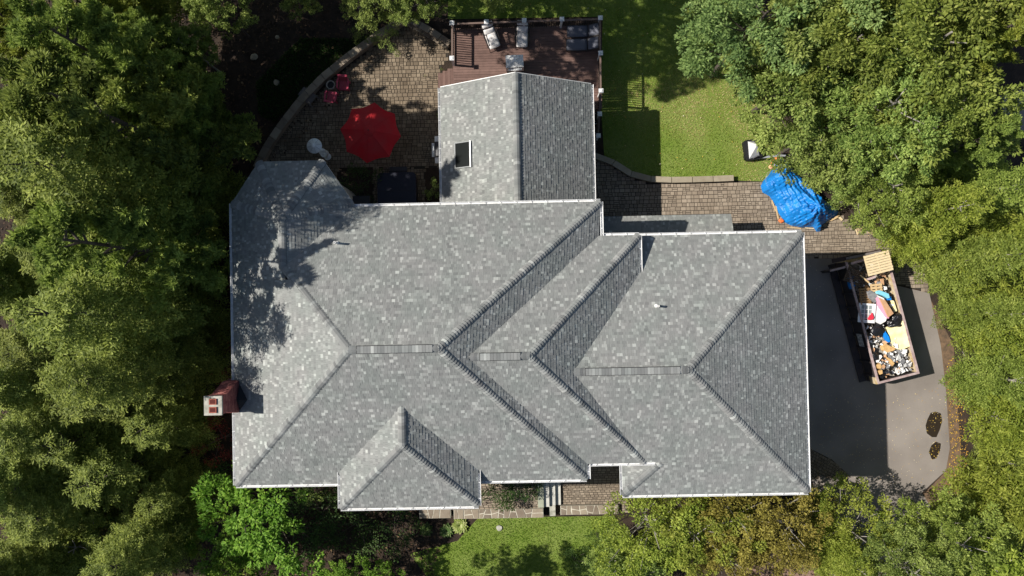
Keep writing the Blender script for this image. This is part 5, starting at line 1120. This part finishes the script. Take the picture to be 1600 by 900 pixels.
# left side
for key, px, py, zt, sx, lab in (
    ('pine_y', 40, 45, 10, .95, 'bright yellow green pine in the upper left corner'),
    ('pine_y', 150, 20, 9.5, .95, 'bright tufted pine at the top edge in the upper left'),
    ('pine_a', 215, 110, 9, .9, 'darker tufted pine below the bright ones in the upper left'),
    ('pine_a', 90, 150, 10, .9, 'tufted pine on the left, half lit'),
    ('pine_y', 10, 190, 10, .9, 'bright pine cut by the left edge near the top'),
    ('pine_y', 150, 250, 11, .6, 'pale green pine tip standing out brightly on the left'),
    ('pine_a', 285, 180, 9, .85, 'shaded green pine left of the rough grass bank'),
    ('pine_a', 235, 60, 9, .7, 'shaded pine left of the dark bank near the top'),
    ('hem_b', 255, 285, 8, 1., 'dark hemlock level with the turret'),
    ('hem_c', 40, 310, 9, 1., 'hemlock on the left edge with sunlit left side, upper'),
    ('hem_c', 115, 400, 10, 1., 'hemlock left of the house level with the upper west roof'),
    ('hem_c', 20, 440, 9, 1., 'sunlit hemlock at the left edge, middle of the picture'),
    ('hem_b', 230, 400, 7.5, 1.1, 'dark hemlock beside the west gutter, upper'),
    ('hem_b', 175, 500, 8, 1., 'shaded hemlock in the middle of the left woods'),
    ('hem_c', 60, 545, 9, 1., 'sunlit hemlock on the left edge level with the ridge'),
    ('hem_b', 265, 540, 6.5, 1.2, 'dark hemlock above the brick chimney'),
    ('hem_b', 150, 620, 8, 1.1, 'hemlock with bright tips left of the chimney'),
    ('hem_c', 40, 680, 9, 1., 'broad sunlit hemlock at the left edge level with the chimney'),
    ('hem_b', 240, 665, 6.5, 1.1, 'dark hemlock below and left of the chimney'),
    ('hem_b', 165, 745, 8, 1., 'hemlock left of the southwest roof corner'),
    ('hem_c', 80, 800, 8.5, 1., 'broad hemlock in the lower left'),
    ('hem_b', 255, 780, 6, 1.0, 'dark low hemlock near the southwest roof corner'),
    ('hem_c', 20, 880, 9, .9, 'sunlit hemlock in the lower left corner'),
    ('dec_a', 165, 880, 6, .9, 'broadleaf tree at the bottom edge in the lower left'),
    ('maple', 255, 850, 5, .7, 'small green maple between the dark woods and the bright maple'),
    ('maple', 398, 812, 7, .92, 'bright green maple below the southwest corner of the roof'),
    ('maple', 365, 885, 6.0, .75, 'shaded maple under the bright one at the bottom edge'),
    ('hem_b', 120, 470, 7.5, 1., 'hemlock between the sunlit left edge and the dark middle of the woods'),
    ('hem_b', 60, 750, 8, 1., 'hemlock with lit tips in the lower left, upper of the two'),
    ('hem_b', 190, 560, 7, 1., 'hemlock with yellowish tips in the middle of the left woods'),
    ('hem_b', 110, 690, 8, 1., 'hemlock in the left woods level with the lower west roof'),
    ('dec_c', 130, 850, 6.5, .8, 'yellow green broadleaf tree in the lower left'),
    ('redmaple', 345, 560, 2.8, .8, 'dark red japanese maple along the west wall above the chimney'),
    ('redmaple', 352, 470, 2.6, .7, 'dark red shrub maple against the west wall, upper one'),
    ('redmaple', 335, 690, 2.8, .8, 'dark red japanese maple below the chimney'),
    ('redmaple', 205, 795, 3.4, .7, 'dark red leaved small tree among the lower left hemlocks'),
    ('dec_a', 590, -10, 4.5, 1.0, 'green broadleaf tree at the top edge above the curved patio wall'),
    ('dec_b', 660, -14, 4.5, .9, 'green tree at the top edge above the point where the patio walls meet'),
    ('dec_a', 330, 0, 7, .6, 'dark leafy tree at the top edge left of the bank'),
    ('dec_a', 470, -25, 4.5, .8, 'dark leafy tree at the top edge over the bank'),
    ('dec_a', 780, -35, 4, .9, 'dark tree at the top edge behind the deck'),
    ('maple', 530, 905, 3.0, 1.0, 'bright green bushy tree at the bottom edge, left of a gap'),
    ('maple', 595, 905, 3.0, .9, 'bright green bushy tree at the bottom edge, right of a gap')):
    tree(key, px, py, zt, lab, sx=sx)
# shrubs and beds
for key, px, py, zt, sx, lab in (
    ('shrub', 560, 292, 1.5, 1.0, 'dark shrub between the turret and the hot tub pad'), ('shrub_b', 677, 296, 1.3, .6, 'green shrub between hot tub pad and wing'),
    ('shrub', 772, 762, 2.0, .75, 'low dark shrub under the gutter next to the front dormer'), ('shrub', 800, 763, 2.0, .8, 'low dark shrub under the gutter, middle of the front bed'), ('shrub', 824, 758, 1.8, .6, 'low dark shrub next to the front landing'),
    ('shrub', 505, 800, 1.6, 1.4, 'dark shrub below the main south gutter'), ('shrub', 560, 820, 1.6, 1.5, 'dark shrub below the left corner of the dormer'), ('shrub', 612, 822, 1.5, 1.2, 'dark shrub left of the flagstone wall'), ('shrub_b', 485, 768, 1.9, .6, 'small green shrub right under the south gutter'),
    ('shrub', 455, 830, 1.6, 1.5, 'dark shrub right of the bright maple'), ('shrub', 900, 880, 1.2, .9, 'dark shrub on the lawn edge at the bottom'), ('shrub', 935, 840, 1.2, .6, 'small dark shrub at the right end of the front lawn'), ('shrub', 1290, 770, 1.0, .8, 'dark shrub among the rocks at the garage corner'),
    ('shrub_b', 605, 60, 1.2, .9, 'lit green shrub on the bank above the curved wall'), ('shrub_b', 570, 45, 1.3, .9, 'green shrub on the bank under the top trees'),
    ('shrub_b', 664, 118, .35, .25, 'small weed growing between the patio pavers'), ('shrub_b', 690, 108, .5, .3, 'small yellowish plant at the foot of the deck steps'), ('shrub_b', 684, 180, .5, .3, 'yellowish plants along the wing wall above the grill'),
    ('shrub_b', 1278, 258, 1.6, .9, 'green bush behind the upper part of the blue tarp'), ('shrub_b', 1308, 288, 1.7, 1.0, 'green bush behind the middle of the blue tarp'), ('shrub_b', 1336, 318, 1.6, .9, 'green bush right of the tarp tip'), ('shrub_b', 1350, 345, 1.4, .9, 'green bush at the edge of the paver path above the wood chips'),
    ('shrub_b', 1240, 240, 1.6, .8, 'green bush right of the long grey plastic board'),
    ('shrub', 345, 760, 1.8, 1., 'dark shrub at the southwest corner of the house')):
    tree(key, px, py, zt, lab, sx=sx, cat='shrub', name='shrub')
def hosta(px, py, R, m, n, label):
    x, y = P(px, py, .3); t = thing('hosta', label, 'plant', (x, y, 0)); V = []; T = []; b = MB()
    for k in range(n):
        a = k * 2.399; f = (k + 1) / n; L = R * (.45 + .55 * f); el = 1.2 - 1.15 * f; w_ = R * .20; seg = 4; vs = []
        for i in range(seg + 1):
            s = i / seg; r = L * (s * math.cos(el * (1 - s * .6))) + .02; z = .08 + L * s * math.sin(el) * (1 - .55 * s) ; ww = w_ * math.sin(math.pi * min(.97, .12 + s * .86)) ** .8
            for sd, dz in ((-1, .015), (0, -.01), (1, .015)): vs.append((r * math.cos(a) - sd * ww * math.sin(a), r * math.sin(a) + sd * ww * math.cos(a), z + dz))
        b.add(vs, [(i * 3 + j, i * 3 + j + 1, i * 3 + j + 4, i * 3 + j + 3) for i in range(seg) for j in range(2)], random.uniform(.1, 1))
    b.build('leaf_rosette', m, t)
hosta(718, 823, .52, G_HOS, 42, 'bright pale yellow hosta at the foot of the front wall'); hosta(697, 831, .45, G_HOSD, 34, 'dark green hosta next to the bright pale one'); hosta(665, 829, .44, G_HOSD, 34, 'dark green hosta furthest left below the flagstone wall')
# tall trees that stand just past the left and top edges and shade the house
for key, X, Y, zt, sx, lab in (
    ('pine_a', -17.6, 10.6, 15, .75, 'tall shading pine on the left, uppermost of the row beside the house'), ('pine_a', -17, 7.8, 16.5, .85, 'tall shading pine on the left, level with the umbrella'),
    ('hem_c', -17.3, 5.2, 16.5, .75, 'tall broad hemlock level with the turret'), ('pine_a', -16.9, 2.5, 15.6, .8, 'tall pine level with the roof end of the turret'),
    ('hem_c', -17.5, -.3, 15, .75, 'tall broad hemlock level with the upper west roof'), ('hem_c', -17.8, -3, 13.2, .7, 'tall broad hemlock level with the lower west roof'),
    ('dec_b', -8.3, 16.0, 17, .56, 'tall broadleaf tree past the top edge left of the deck'), ('dec_b', -4.0, 17.4, 17.5, .52, 'tall broadleaf tree past the top edge above the deck corner'), ('hem_c', -13, 19.8, 15, .8, 'tall broad tree past the top edge above the bank'),
    ('dec_b', 0, 19.2, 16, .6, 'tall broadleaf tree past the top edge behind the deck'), ('dec_b', 5.6, 19.6, 12, .95, 'tall broadleaf tree past the top edge behind the lawn'),
    ('hem_c', -23.5, 6.5, 10.5, .95, 'bushy hemlock at the left edge of the picture, first from the top'), ('hem_c', -24.5, 1.5, 10, 1., 'bushy hemlock at the left edge of the picture, second from the top'),
    ('hem_c', -24, -3.5, 10, 1., 'bushy hemlock at the left edge of the picture, third from the top'), ('hem_c', -24.5, -8.2, 10, 1., 'bushy hemlock at the left edge of the picture, fourth from the top'), ('hem_c', -23.5, -12.8, 9.5, 1., 'bushy hemlock at the left edge of the picture, lowest one'),
    ('hem_c', -18.5, -11.8, 9.5, .9, 'bushy hemlock in the lower left woods beside the maples'), ('hem_c', -18.6, 17, 13, .8, 'tall hemlock above the bank in the upper left'), ('dec_b', -16.5, 13.0, 6.5, .5, 'broadleaf tree on the left margin of the bank'),
    ('dec_b', 1.2, -17.4, 4.5, .9, 'dark broadleaf tree at the bottom edge below the front lawn'),
    ('hem_a', -15, -17.5, 12, 1., 'hemlock past the bottom edge on the left'), ('dec_b', -8.5, -16.2, 11, .8, 'broadleaf tree past the bottom edge below the dark shrubs'),
    ('dec_a', -3, -17.5, 8.5, .8, 'broadleaf tree past the bottom edge below the hostas')):
    wt(key, X, Y, zt, lab, sx)
